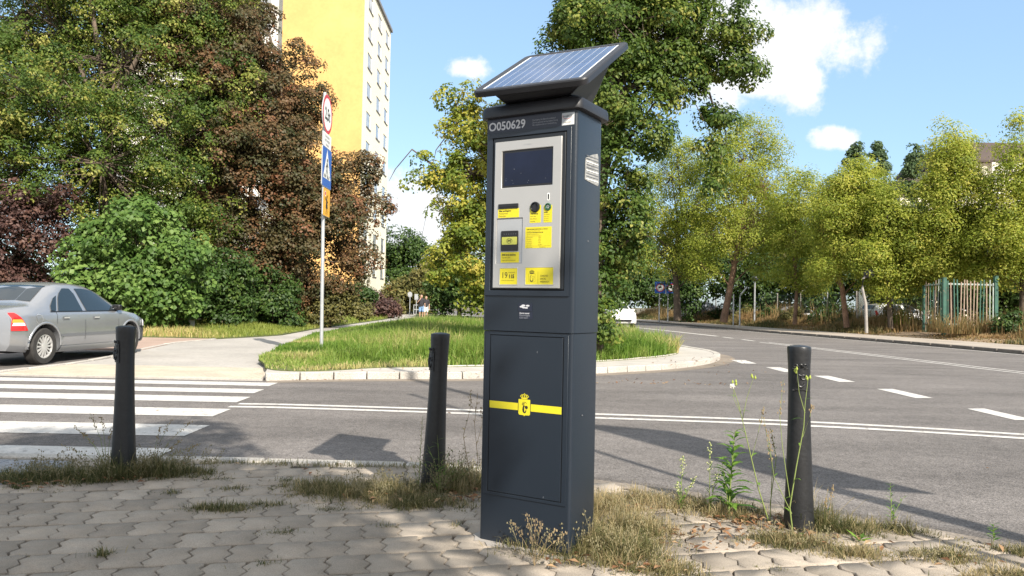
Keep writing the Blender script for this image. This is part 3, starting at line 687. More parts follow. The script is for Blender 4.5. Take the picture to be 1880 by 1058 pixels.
def tree(name, label, cat, base, trunk, lobes, n_leaf, size, m, bark='bark', group=None, clump=.34, per=34, tintb=0., spread=.42, droop=.25, fill=.35, twigs=True, aspect=.62, tintvar=.55, sub=11, extra_branches=(), up_tint=0.):
    """trunk: [(x,y,z,r)...] and lobes: [(x,y,z,rx,ry,rz)...] relative to base; leaves sit in clumps spread through each lobe's outer volume"""
    o = empty(name, base, 0, label, cat, group); B = Vector((0, 0, 0))
    tb = MB(); tp = [Vector(t[:3]) for t in trunk]
    tb.tube(tp, [t[3] for t in trunk], 9)
    W = np.array([l[3]*l[4]+l[3]*l[5]+l[4]*l[5] for l in lobes]); W = W/W.sum()
    nc = max(6, int(n_leaf/per)); C = []; NO = []; T = []
    for l, w in zip(lobes, W):
        k = max(3, int(round(nc*w))); c = np.array(l[:3]); rad = np.array(l[3:6])
        ns = max(3, int(sub*min(1.6, .5+rad.mean()))); sdir = RNG.normal(0, 1, (ns, 3)); sdir /= np.linalg.norm(sdir, axis=1)[:, None]; sdir[:, 2] *= .85
        srad = RNG.uniform(.26, .56, ns); scen = c+sdir*rad*RNG.uniform(.45, .92, ns)[:, None]
        which = RNG.integers(0, ns, k); dl = RNG.normal(0, 1, (k, 3))+sdir[which]*.9+np.array([0, 0, .35]); dl /= np.linalg.norm(dl, axis=1)[:, None]
        rr = np.where(RNG.random(k) < fill, RNG.uniform(.2, .8, k), RNG.uniform(.8, 1.1, k))
        cc = scen[which]+dl*rad*(srad[which]*rr)[:, None]; d = dl*.6+sdir[which]*.6; d /= np.linalg.norm(d, axis=1)[:, None]+1e-9
        # limb to the lobe, twigs to some clumps
        zt = min(max(l[2]*.62, tp[0].z), tp[-1].z); st = tp[-1]; small = rad.mean() < .36*max(q[3] for q in lobes)
        for a, b in zip(tp, tp[1:]):
            if a.z <= zt <= b.z: st = a.lerp(b, (zt-a.z)/max(b.z-a.z, 1e-6))
        if small and twigs:
            big = min((q for q in lobes if q[3] > l[3]*1.5), key=lambda q: (q[0]-l[0])**2+(q[1]-l[1])**2+(q[2]-l[2])**2); st = Vector(big[:3])
        if twigs:
            r0 = trunk[-1][3]*(.35 if small else .9)*min(1, .5+rad.mean()/2); e = Vector(c)
            midp = st.lerp(e, .5)+Vector((0, 0, .12*(e-st).length))+Vector(RNG.normal(0, .08*(e-st).length+.01, 3))
            tb.tube([st, midp, e], [r0, r0*.65, r0*.32], 6)
            for q in cc[:max(4, k//3)]:
                q = Vector(q); mm = e.lerp(q, .55)+Vector(RNG.normal(0, .1*(q-e).length+.01, 3))
                tb.tube([e, mm, q], [r0*.3, r0*.18, r0*.06], 4, cap=False)
        m_ = RNG.poisson(per, k)+2; idx = np.repeat(np.arange(k), m_); nn = len(idx)
        # leaves lie in layers over each clump, facing out of it, a few loose ones inside
        gd = RNG.normal(0, 1, (nn, 3))+d[idx]*.7+np.array([0, 0, .35]); gd /= np.linalg.norm(gd, axis=1)[:, None]
        g = gd*np.array([1, 1, .72])*(clump*1.75*RNG.uniform(.55, 1.3, k)[idx]*np.where(RNG.random(nn) < .22, RNG.uniform(.3, 1.35, nn), RNG.uniform(.78, 1.1, nn)))[:, None]
        # leaves hang a little at the outside of the clump
        g[:, 2] -= droop*clump*(np.hypot(g[:, 0], g[:, 1])/(clump*1.75))**2*.5
        C.append(cc[idx]+g); NO.append(gd*.95+np.array([0, 0, .25])+np.array(sun_dir)*.35)
        hv = RNG.random(k)
        T.append(np.clip(tintb+tintvar*(.8*hv[idx]+.2*RNG.random(nn))+.06*RNG.normal(0, 1, nn)+up_tint*(g[:, 2] < -.1*clump), 0, 1))
    for br in extra_branches: tb.tube([p[:3] for p in br], [p[3] for p in br], 5)
    C = np.concatenate(C); NO = np.concatenate(NO); T = np.concatenate(T)
    tb.build('trunk', M[bark], o, smooth=1.2, fix=False)
    sz = size*RNG.uniform(.65, 1.3, len(C))
    leaves(C, NO, sz, T, 'crown', M[m], o, aspect)
    return o

def pxl(d, x0):
    """lobes sketched in photo units, set at their real distance d as full volumes about the trunk at x0"""
    s = d/1412
    def f(px, py, r_, dy=0, ry=None, rz=None):
        x = (px-940)*s; z = CAM_H+(559-(940-px)*.0198-py)*s; rr = r_*s
        return (x-x0, dy, z, rr, (ry*s if ry else rr), (rz*s if rz else rr))
    return f

# great lime tree at the left edge
d = 30; x0 = -16.2; f = pxl(d, x0)
lob = [f(40, 250, 120, -1), f(200, 110, 140, .5), f(215, 310, 115, -1.4), f(80, 40, 130, 1), f(330, 430, 75, -.8), f(295, 235, 95, 0), f(20, 420, 95, -.5), f(345, 520, 62, -.6), f(120, -110, 150, 1), f(280, -40, 110, 1.5),
       f(130, 210, 100, -2.2), f(-120, 200, 180, 0), f(-100, 420, 130, .5), f(330, 320, 60, -1), f(150, 400, 90, 1.5), f(270, 560, 60, 1.5), f(370, 150, 80, 2), f(90, 320, 80, -2), f(330, 60, 80, 2), f(340, 220, 70, 1.5), f(20, 100, 110, 1.5), f(-20, 10, 120, 1), f(130, 20, 110, 1.6), f(235, 0, 100, 1.2), f(140, 320, 110, 1.5), f(20, 560, 70, 1), f(110, 560, 60, 1.5), f(360, 400, 70, 1.5)]
tree('lime_tree', 'huge green lime tree with yellowish seed bracts rising behind the silver car', 'tree', (x0, d, -.05), [(0, 0, 0, .34), (.1, 0, 2, .28), (.3, .1, 5, .22), (.2, 0, 8.5, .14)], lob, 270000, .112, 'lf_lime', clump=.27, per=72, tintvar=.92, tintb=.01, up_tint=.18, fill=.36, sub=14)
# bronze maple
d = 34; x0 = -10.2; f = pxl(d, x0)
lob = [f(455, 150, 105), f(400, 50, 95, .6), f(515, 215, 80, -.8), f(548, 320, 78, -1), f(615, 395, 70, -.6), f(648, 330, 40, 0), f(470, 330, 115, -1.2), f(450, 460, 95, -1.2), f(560, 455, 95, -.8), f(655, 465, 38, 0), f(600, 520, 60, 0), f(500, 535, 70, -.6), f(400, 250, 80, .8), f(380, 400, 70, .5), f(565, 190, 38, 0), f(690, 375, 22, 0), f(395, -30, 66, 1), f(420, 540, 60, .4), f(670, 300, 26, 0), f(330, 60, 60, 1.4), f(375, 160, 70, 1), f(365, 330, 80, 1), f(350, 230, 60, 1.5), f(365, 50, 66, -2.2), f(385, 170, 72, -2.2), f(430, 90, 60, -1.5)]
tree('maple_tree', 'tall bronze leaved maple behind the sign post, beside the yellow tower', 'tree', (x0, d, -.05), [(0, 0, 0, .26), (0, .1, 2.5, .22), (.2, 0, 6, .16), (0, 0, 10, .09)], [(l[0]-.06, l[1], l[2]-.05, l[3]*.95, l[4], l[5]*.96) for l in lob], 250000, .115, 'lf_maple', clump=.25, per=62, tintvar=.95, tintb=.02, fill=.36, aspect=.8, sub=14)
d = 29; x0 = -18; f = pxl(d, x0)
tree('purple_shrub', 'purple leaved shrub behind the silver car roof', 'shrub', (x0, d-1.5, -.05), [(0, 0, 0, .08), (0, 0, 1.2, .06), (.1, 0, 2.4, .04)], [f(95, 400, 58), f(50, 460, 62), f(135, 380, 40), f(20, 500, 60), f(120, 450, 50), f(100, 520, 60), f(-60, 450, 80)], 20000, .13, 'lf_purple', clump=.2, per=24, tintvar=.9)
d = 25.5; x0 = -12.4; f = pxl(d, x0)
tree('green_shrub', 'rounded bright green shrub with heart shaped leaves in front of the lime tree', 'shrub', (x0, d, -.05), [(0, 0, 0, .07), (0, 0, .8, .05), (.1, 0, 1.9, .03)], [f(245, 460, 82), f(190, 505, 70), f(300, 505, 66), f(180, 440, 42), f(235, 398, 36), f(325, 465, 40), f(250, 550, 70), f(170, 555, 45), f(320, 560, 45)], 21000, .15, 'lf_shrub', clump=.2, per=18, tintvar=.9, aspect=.9, fill=.25)
def shrub(label, d, x0, lobes, n, m, size=.14, name='shrub', group=None, dz=-.05, clump=.22):
    f = pxl(d, x0); return tree(name, label, 'shrub', (x0, d, dz), [(0, 0, 0, .05), (0, 0, .6, .04), (.05, 0, 1.2, .025)], [f(*l) for l in lobes], n, size, M and m, clump=clump, per=22, tintvar=.9)
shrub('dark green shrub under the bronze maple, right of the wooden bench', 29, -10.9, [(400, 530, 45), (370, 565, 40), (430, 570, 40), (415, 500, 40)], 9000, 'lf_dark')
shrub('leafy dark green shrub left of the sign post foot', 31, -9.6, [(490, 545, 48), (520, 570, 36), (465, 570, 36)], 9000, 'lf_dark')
shrub('brownish green shrub right of the sign pole by the lawn', 34, -8.0, [(610, 560, 36), (580, 565, 34), (640, 566, 28)], 7000, 'lf_brown')
shrub('low green shrub at the foot of the tower wall', 52, -10.6, [(655, 548, 26), (630, 560, 24)], 5000, 'lf_dark', .2, clump=.3)
shrub('reddish brown low shrub at the tower corner by the path', 56, -9.9, [(690, 562, 22), (712, 566, 18)], 4000, 'lf_purple', .2, clump=.3)
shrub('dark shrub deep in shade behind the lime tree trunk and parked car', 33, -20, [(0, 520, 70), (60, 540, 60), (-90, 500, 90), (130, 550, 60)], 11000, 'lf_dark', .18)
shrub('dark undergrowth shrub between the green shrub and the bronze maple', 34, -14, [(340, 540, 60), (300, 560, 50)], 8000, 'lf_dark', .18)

# lime trees on the island behind the machine
d = 16; x0 = 1.75; f = pxl(d, x0)
lob = [f(1120, 25, 112), f(1180, -80, 120, .3), f(1060, 40, 52, -.2), f(1140, 170, 88, -.2), f(1235, 55, 68, .2), f(1225, 150, 46, -.4), f(1300, 75, 56, .1), f(1345, 120, 36), f(1330, 60, 40, -.3), f(1150, 270, 58, -.2), f(1120, 350, 56), f(1150, 395, 34, -.3), f(1145, 470, 38, 0),
       f(1120, 450, 50, .3), f(1118, 535, 30, -.1), f(1095, 585, 26, -.2), f(1323, 205, 26), f(1312, 270, 22, 0), f(1308, 325, 17), f(1020, 60, 26), f(1000, 95, 16), f(1060, -60, 70, .5), f(1080, 120, 60, .6), f(1365, 140, 20), f(1290, -20, 60, .5), f(1090, 520, 40, .5), f(1070, 400, 50, .8), f(1104, 600, 20, -.2), f(1098, 614, 20, -.1), f(1323, 235, 14), f(1300, 350, 10)]
xb = [[(.6, 0, 5.6, .06), (1.6, -.1, 6.7, .04), (2.3, -.2, 7.0, .025), (2.75, -.2, 6.3, .012)], [(.4, 0, 5, .07), (.9, .1, 5.8, .05), (2.3, .0, 5.6, .03), (2.6, 0, 4.6, .012), (2.5, 0, 3.6, .006)], [(0, 0, 2, .04), (.8, -.3, 2.6, .02), (1.2, -.3, 2.5, .008)]]
tree('lime_tree', 'lime tree with an arching right bough just behind the parking machine', 'tree', (x0, d, .02), [(0, 0, 0, .20), (-.05, 0, 1.5, .17), (.05, .05, 3.5, .14), (.25, 0, 5.2, .11), (.3, 0, 7.4, .06)], [(l[0], l[1], l[2], l[3]*.9, l[4]*.9, l[5]*.9) for l in lob], 105000, .088, 'lf_lime', clump=.18, per=95, sub=13, tintvar=.8, tintb=-.04, up_tint=.22, extra_branches=xb, fill=.28, droop=.6)
d = 19; x0 = -.35; f = pxl(d, x0)
lob = [f(835, 185, 32), f(858, 240, 42, .2), f(865, 320, 48, -.2), f(820, 320, 28), f(850, 400, 50, .2), f(852, 470, 46, -.2), f(812, 485, 30), f(785, 320, 15), f(760, 335, 14), f(905, 250, 70, .5), f(905, 400, 70, .4), f(940, 330, 90, .8), f(880, 520, 34, 0), f(960, 500, 80, 1), f(775, 290, 8), f(820, 225, 18), f(960, 200, 60, .6), f(830, 440, 24), f(868, 545, 22), f(800, 500, 18)]
xb = [[(-.4, 0, 4.3, .06), (-1.5, 0, 4.4, .035), (-2.2, 0, 4.9, .022), (-2.6, 0, 4.4, .012), (-2.75, 0, 4.1, .006)], [(-.5, 0, 3.6, .04), (-1.2, -.1, 3.2, .02), (-1.75, -.1, 3.5, .012), (-1.9, -.1, 2.7, .006)], [(-.6, 0, 2.9, .03), (-1.3, 0, 2.3, .016), (-1.5, 0, 1.8, .007)], [(-.3, 0, 5, .05), (-1.1, 0, 5.6, .03), (-1.6, 0, 4.9, .012), (-1.7, 0, 4.4, .006)]]
tree('lime_tree', 'yellowing lime tree with bare hanging twigs left of the parking machine', 'tree', (x0, d, .02), [(0, 0, 0, .17), (0, .05, 1.8, .14), (-.1, 0, 3.6, .11), (-.3, 0, 5.6, .06)], lob, 52000, .092, 'lf_lime_y', clump=.16, per=48, sub=13, tintvar=.95, extra_branches=xb, fill=.3, droop=.6)

# dark trees and hedge beyond the path
def far_tree(label, d, x0, lobes, n, m, size, name='tree', bark='bark', trunk=None, group=None, dz=0., clump=.45, cat='tree', fill=.35, tintb=0.):
    f = pxl(d, x0); L_ = [f(*l) for l in lobes]; top = max(l[2] for l in L_)
    return tree(name, label, cat, (x0, d, dz), trunk or [(0, 0, 0, .2), (0, 0, top*.4, .15), (0, 0, top*.8, .07)], L_, n, size, m, bark=bark, group=group, clump=clump, per=24, tintvar=.9, tintb=tintb, fill=fill)
far_tree('dark round tree beside the right edge of the yellow tower', 88, -12.4, [(735, 455, 36), (760, 480, 36), (720, 500, 40), (750, 530, 45), (785, 510, 30), (700, 470, 30)], 17000, 'lf_dark', .34, clump=.6)
far_tree('mid green bushy tree above the walking man at the end of the path', 76, -8.3, [(770, 535, 30), (740, 548, 26), (800, 520, 36), (800, 550, 26), (720, 560, 20)], 12000, 'lf_brown', .3, clump=.5, cat='tree')
far_tree('dark evergreen tree standing right of the walking man', 62, -4.2, [(830, 530, 36), (860, 535, 36), (805, 560, 22), (890, 520, 50), (850, 500, 40)], 14000, 'lf_dark', .26, clump=.4)
far_tree('dark evergreen tree beyond the island, hidden behind the parking machine', 58, .5, [(930, 520, 56), (980, 530, 60), (950, 560, 40)], 11000, 'lf_dark', .26, clump=.4)
far_tree('dark tree in the distance behind the white car at the road bend', 84, 12.2, [(1150, 540, 30), (1180, 520, 36), (1120, 530, 40), (1210, 535, 36), (1090, 500, 50), (1160, 480, 40)], 16000, 'lf_dark', .36, clump=.6)

# yellow green trees along the fence on the right
gT = 'yellow green trees along the far fence'
def ash(label, d, x0, lobes, n, trunk, bark='bark', size=.2, tintb=0., group=gT):
    f = pxl(d, x0); return tree('ash_leaved_maple_tree', label, 'tree', (x0, d, .3), trunk, [(lambda q: (q[0], q[1], q[2]-.1, q[3]*.84, q[4]*.95, q[5]*.84))(f(*l)) for l in lobes], int(n*1.7), size*.64, 'lf_ash', bark=bark, group=group, clump=.34, per=34, tintvar=.95, tintb=tintb, fill=.5, aspect=.5, sub=20, droop=.9)
ash('yellow green tree with a leaning bare trunk, tallest near the road bend', 47, 12.95, [(1360, 300, 66), (1390, 250, 40), (1330, 350, 62), (1400, 350, 62), (1330, 270, 40), (1370, 420, 76), (1310, 440, 50), (1430, 430, 50), (1290, 380, 42), (1430, 290, 26), (1300, 300, 30), (1405, 490, 34), (1290, 495, 30), (1360, 225, 10), (1412, 225, 8), (1445, 330, 12), (1330, 250, 10)], 30000, [(0, 0, 0, .24), (.3, 0, 1.6, .2), (.7, 0, 4, .16), (1.2, 0, 7, .1), (1.5, 0, 9.5, .05)], 'bark_red')
ash('yellow green tree with twin dark trunks in front of the blue sign', 50, 10.8, [(1230, 330, 50), (1190, 400, 46), (1260, 400, 50), (1210, 470, 48), (1270, 480, 44), (1240, 280, 30), (1280, 320, 30), (1170, 460, 30), (1180, 340, 30), (1280, 505, 22), (1222, 265, 8), (1262, 268, 8)], 24000, [(0, 0, 0, .26), (-.1, 0, 2, .2), (-.3, 0, 4, .14), (.2, 0, 7, .08)])
ash('slimmer yellow green tree between the leaning trunk and the globe lamp', 44, 16.2, [(1480, 400, 44), (1460, 450, 44), (1500, 470, 46), (1475, 350, 26), (1520, 400, 36), (1450, 380, 24), (1490, 520, 30), (1448, 510, 28), (1478, 322, 8), (1512, 340, 10), (1440, 340, 8)], 17000, [(0, 0, 0, .12), (.1, 0, 2, .1), (-.1, 0, 4, .07), (0, 0, 6, .04)], 'bark_red')
ash('yellow green tree with a pink barked leaning trunk left of the globe lamp', 39, 17.0, [(1568, 350, 40), (1590, 318, 18), (1540, 395, 50), (1600, 385, 40), (1560, 440, 56), (1610, 450, 42), (1535, 345, 18), (1618, 345, 18), (1510, 430, 30), (1580, 300, 8), (1556, 322, 10), (1520, 500, 32), (1600, 515, 26)], 25000, [(0, 0, 0, .15), (-.25, 0, 2, .12), (-.7, 0, 3.6, .09), (-.5, 0, 6, .05)], 'bark_red', tintb=.05)
ash('yellow green tree with a thin dark trunk right of the globe lamp', 37, 18.25, [(1638, 410, 38), (1660, 455, 46), (1625, 372, 18), (1690, 430, 32), (1600, 480, 36), (1650, 500, 36), (1690, 490, 36), (1640, 358, 12), (1690, 515, 30), (1635, 535, 24)], 21000, [(0, 0, 0, .13), (-.15, 0, 2, .1), (-.4, 0, 4, .07), (-.2, 0, 6, .04)])
ash('tall spreading yellow tree directly behind the green metal fence', 36, 20.5, [(1745, 310, 40), (1726, 275, 18), (1764, 268, 18), (1758, 370, 54), (1730, 425, 48), (1785, 430, 50), (1740, 480, 50), (1733, 240, 9), (1775, 335, 26), (1714, 350, 22), (1752, 245, 7), (1716, 300, 10), (1780, 495, 34), (1715, 500, 30)], 27000, [(0, 0, 0, .17), (0, 0, 2, .14), (.1, 0, 5, .1), (-.1, 0, 8, .05)], tintb=.08)
ash('yellow tree at the right edge in front of the brown roofed block', 34, 22.6, [(1866, 330, 38), (1850, 395, 48), (1880, 420, 60), (1858, 275, 18), (1884, 240, 16), (1830, 460, 50), (1935, 350, 64), (1900, 480, 60), (1830, 355, 18), (1862, 235, 8), (1845, 300, 10), (1830, 510, 36), (1870, 215, 6)], 25000, [(0, 0, 0, .17), (0, 0, 2, .14), (.1, 0, 5, .1), (0, 0, 8, .05)], tintb=.05)
# darker growth filling in behind them
gU = 'undergrowth behind the far fence'
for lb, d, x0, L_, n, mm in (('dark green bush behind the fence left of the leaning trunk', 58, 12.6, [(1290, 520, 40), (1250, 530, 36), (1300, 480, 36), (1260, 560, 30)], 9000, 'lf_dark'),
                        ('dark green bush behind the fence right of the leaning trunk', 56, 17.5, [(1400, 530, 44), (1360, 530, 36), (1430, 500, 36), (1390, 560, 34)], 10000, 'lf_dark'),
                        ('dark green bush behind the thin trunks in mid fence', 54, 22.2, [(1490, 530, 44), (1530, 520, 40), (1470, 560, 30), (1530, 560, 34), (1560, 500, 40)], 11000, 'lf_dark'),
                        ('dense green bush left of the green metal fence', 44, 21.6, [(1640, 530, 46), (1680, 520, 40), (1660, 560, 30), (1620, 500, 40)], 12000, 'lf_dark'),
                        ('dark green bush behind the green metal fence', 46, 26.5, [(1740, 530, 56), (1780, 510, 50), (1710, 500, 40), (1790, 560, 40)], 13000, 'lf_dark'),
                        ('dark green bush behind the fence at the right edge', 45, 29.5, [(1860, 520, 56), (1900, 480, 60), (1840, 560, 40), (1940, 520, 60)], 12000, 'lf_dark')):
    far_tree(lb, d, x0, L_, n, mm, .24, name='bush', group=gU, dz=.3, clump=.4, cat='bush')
far_tree('broad dark green tree filling the gap behind the leaning trunk', 66, 22, [(1330, 450, 56), (1420, 460, 60), (1480, 470, 50), (1380, 400, 50), (1260, 450, 50), (1540, 460, 50)], 20000, 'lf_brown', .34, dz=.3, clump=.6)
far_tree('broad dark green tree in the distance behind the globe lamp', 62, 33, [(1620, 460, 60), (1690, 460, 60), (1760, 470, 60), (1850, 460, 70), (1560, 480, 50)], 20000, 'lf_brown', .34, dz=.3, clump=.6)
gP = 'dark slender poplars above the yellow green trees'
far_tree('leftmost of the three dark poplars, right behind the globe lamp tree', 98, 44.0, [(1574, 268, 7), (1572, 285, 12), (1555, 298, 8), (1566, 320, 15), (1575, 360, 19), (1575, 410, 22), (1575, 460, 22)], 9000, 'lf_poplar', .36, name='poplar_tree', group=gP, clump=.34, fill=.5)
far_tree('middle poplar with only its dark tip above the yellow crowns', 100, 47.4, [(1609, 268, 6), (1609, 286, 10), (1612, 310, 13), (1610, 360, 18), (1610, 420, 20)], 8000, 'lf_poplar', .36, name='poplar_tree', group=gP, clump=.34, fill=.5)
far_tree('lone dark poplar standing clear left of the brown roofed block', 92, 47.9, [(1676, 272, 6), (1676, 290, 11), (1671, 312, 14), (1678, 345, 17), (1674, 385, 19), (1675, 430, 22), (1675, 480, 22)], 10000, 'lf_poplar', .34, name='poplar_tree', group=gP, clump=.34, fill=.5)
gV = 'low bushes in the weeds along the far verge'
for k, (y, dd, ss, mm) in enumerate(((31.2, 5.6, .8, 'lf_dark'), (34.2, 6.4, .9, 'lf_brown'), (37.6, 5.4, .7, 'lf_ash'), (39.8, 6.0, .9, 'lf_brown'), (42.4, 5.3, .7, 'lf_brown'), (45.2, 5.8, .9, 'lf_dark'), (47.8, 5.2, .8, 'lf_brown'), (51.5, 5.6, .9, 'lf_dark'), (54.5, 5.2, .9, 'lf_brown'), (58.5, 5.2, 1.0, 'lf_dark'), (28.0, 6.3, .9, 'lf_brown'), (25.5, 6.0, .9, 'lf_brown'))):
    xk = float(np.interp(y, [p[1] for p in far_kerb], [p[0] for p in far_kerb]))+dd
    tree('bush', 'low brownish green bush in the weeds along the far verge', 'bush', (xk, y, .25), [(0, 0, 0, .03), (0, 0, .3*ss, .02), (0, 0, .6*ss, .01)], [(0, 0, .45*ss, .6*ss, .5*ss, .5*ss), (.5*ss, .1, .35*ss, .5*ss, .4*ss, .4*ss), (-.5*ss, -.1, .3*ss, .5*ss, .4*ss, .4*ss), (.1, 0, .85*ss, .3*ss, .3*ss, .35*ss)], 2200, .12, mm, group=gV, clump=.16, per=14, tintvar=.9, fill=.5)
# trees of the near side, behind the camera, whose shade falls on the pavement
tree('street_tree', 'leafy street tree outside the frame shading the pavement round the machine', 'tree', (1.38, -5.32, 0), [(0, 0, 0, .22), (0, 0, 2.5, .18), (.1, 0, 5, .12), (.1, 0, 7.5, .06)],
     [(.1, 1.2, 6.9, 2.0, 2.0, 1.5), (-1.6, 1.0, 6.8, 1.6, 1.6, 1.3), (-1.0, -.8, 7.5, 2.0, 2.0, 1.5), (1.0, -.6, 7.2, 1.7, 1.8, 1.4), (-2.8, .2, 6.3, 1.5, 1.6, 1.2), (-.5, 2.6, 6.1, 1.1, 1.2, .9), (-3.6, 1.7, 6.0, 1.2, 1.2, .9), (0, -2.2, 6.5, 2, 1.8, 1.4), (.9, 1.8, 5.6, 1.0, 1.2, .8), (-.15, 3.95, 6.3, .72, .45, .5), (-2.2, -1.6, 7.0, 1.8, 1.8, 1.3), (-4.2, .3, 6.4, 1.3, 1.3, 1.0)], 46000, .16, 'lf_lime', clump=.30, per=60, sub=8, tintvar=.7)
#@@OBJECTS@@

# ---------------------------------------------------------------- emblem: crowned shield with a sword-bearing figure, tail curled
def emblem(mb, c, h, fn, mi_fig, fig_only=True):
    """figure inside a shield of height h centred at c (u, w)"""
    s = h; X = lambda u, w: (c[0]+u*s, c[1]+w*s)
    ribbon(mb, [X(-.03, .16), X(-.06, .02), X(-.07, -.12), X(-.05, -.26), X(.02, -.34), X(.09, -.31), X(.13, -.22), X(.15, -.12)], [.09*s, .12*s, .15*s, .13*s, .10*s, .09*s, .07*s, .04*s], fn, mi_fig)
    disc(mb, X(-.03, .26), .055*s, fn, 12, mi_fig)
    ribbon(mb, [X(-.06, .17), X(-.16, .20), X(-.13, .32)], .045*s, fn, mi_fig)
    ribbon(mb, [X(-.14, .32), X(-.05, .38), X(.1, .36), X(.2, .28)], [.02*s, .03*s, .03*s, .015*s], fn, mi_fig)
    ribbon(mb, [X(-.02, .14), X(.12, .06)], .05*s, fn, mi_fig)
    disc(mb, X(.17, .03), .115*s, fn, 16, mi_fig)

def shield_pts(c, w, h, tip=.08):
    u0, u1 = c[0]-w/2, c[0]+w/2; t, b = c[1]+h/2, c[1]-h/2
    return [(u1, t), (u0, t)]+[(u0, b+.08*h)]+[(u0+.07*w, b), (c[0]-.06*w, b-.01*h), (c[0], b-tip*h), (c[0]+.06*w, b-.01*h), (u1-.07*w, b), (u1, b+.08*h)]

def crown(mb, c, w, h, fn, mi):
    for k in range(-2, 3):
        x = c[0]+k*w*.19; ribbon(mb, [(c[0]+k*w*.12, c[1]-h*.3), (x+k*w*.04, c[1]), (c[0]+k*w*.13, c[1]+h*.28)], w*.085, fn, mi)
        disc(mb, (c[0]+k*w*.13, c[1]+h*(.32-.03*abs(k))), w*.055, fn, 8, mi)
    ribbon(mb, [(c[0]-w*.33, c[1]-h*.38), (c[0]+w*.33, c[1]-h*.38)], h*.2, fn, mi)
    ribbon(mb, [(c[0], c[1]+h*.3), (c[0], c[1]+h*.58)], w*.04, fn, mi); ribbon(mb, [(c[0]-w*.06, c[1]+h*.47), (c[0]+w*.06, c[1]+h*.47)], w*.04, fn, mi)

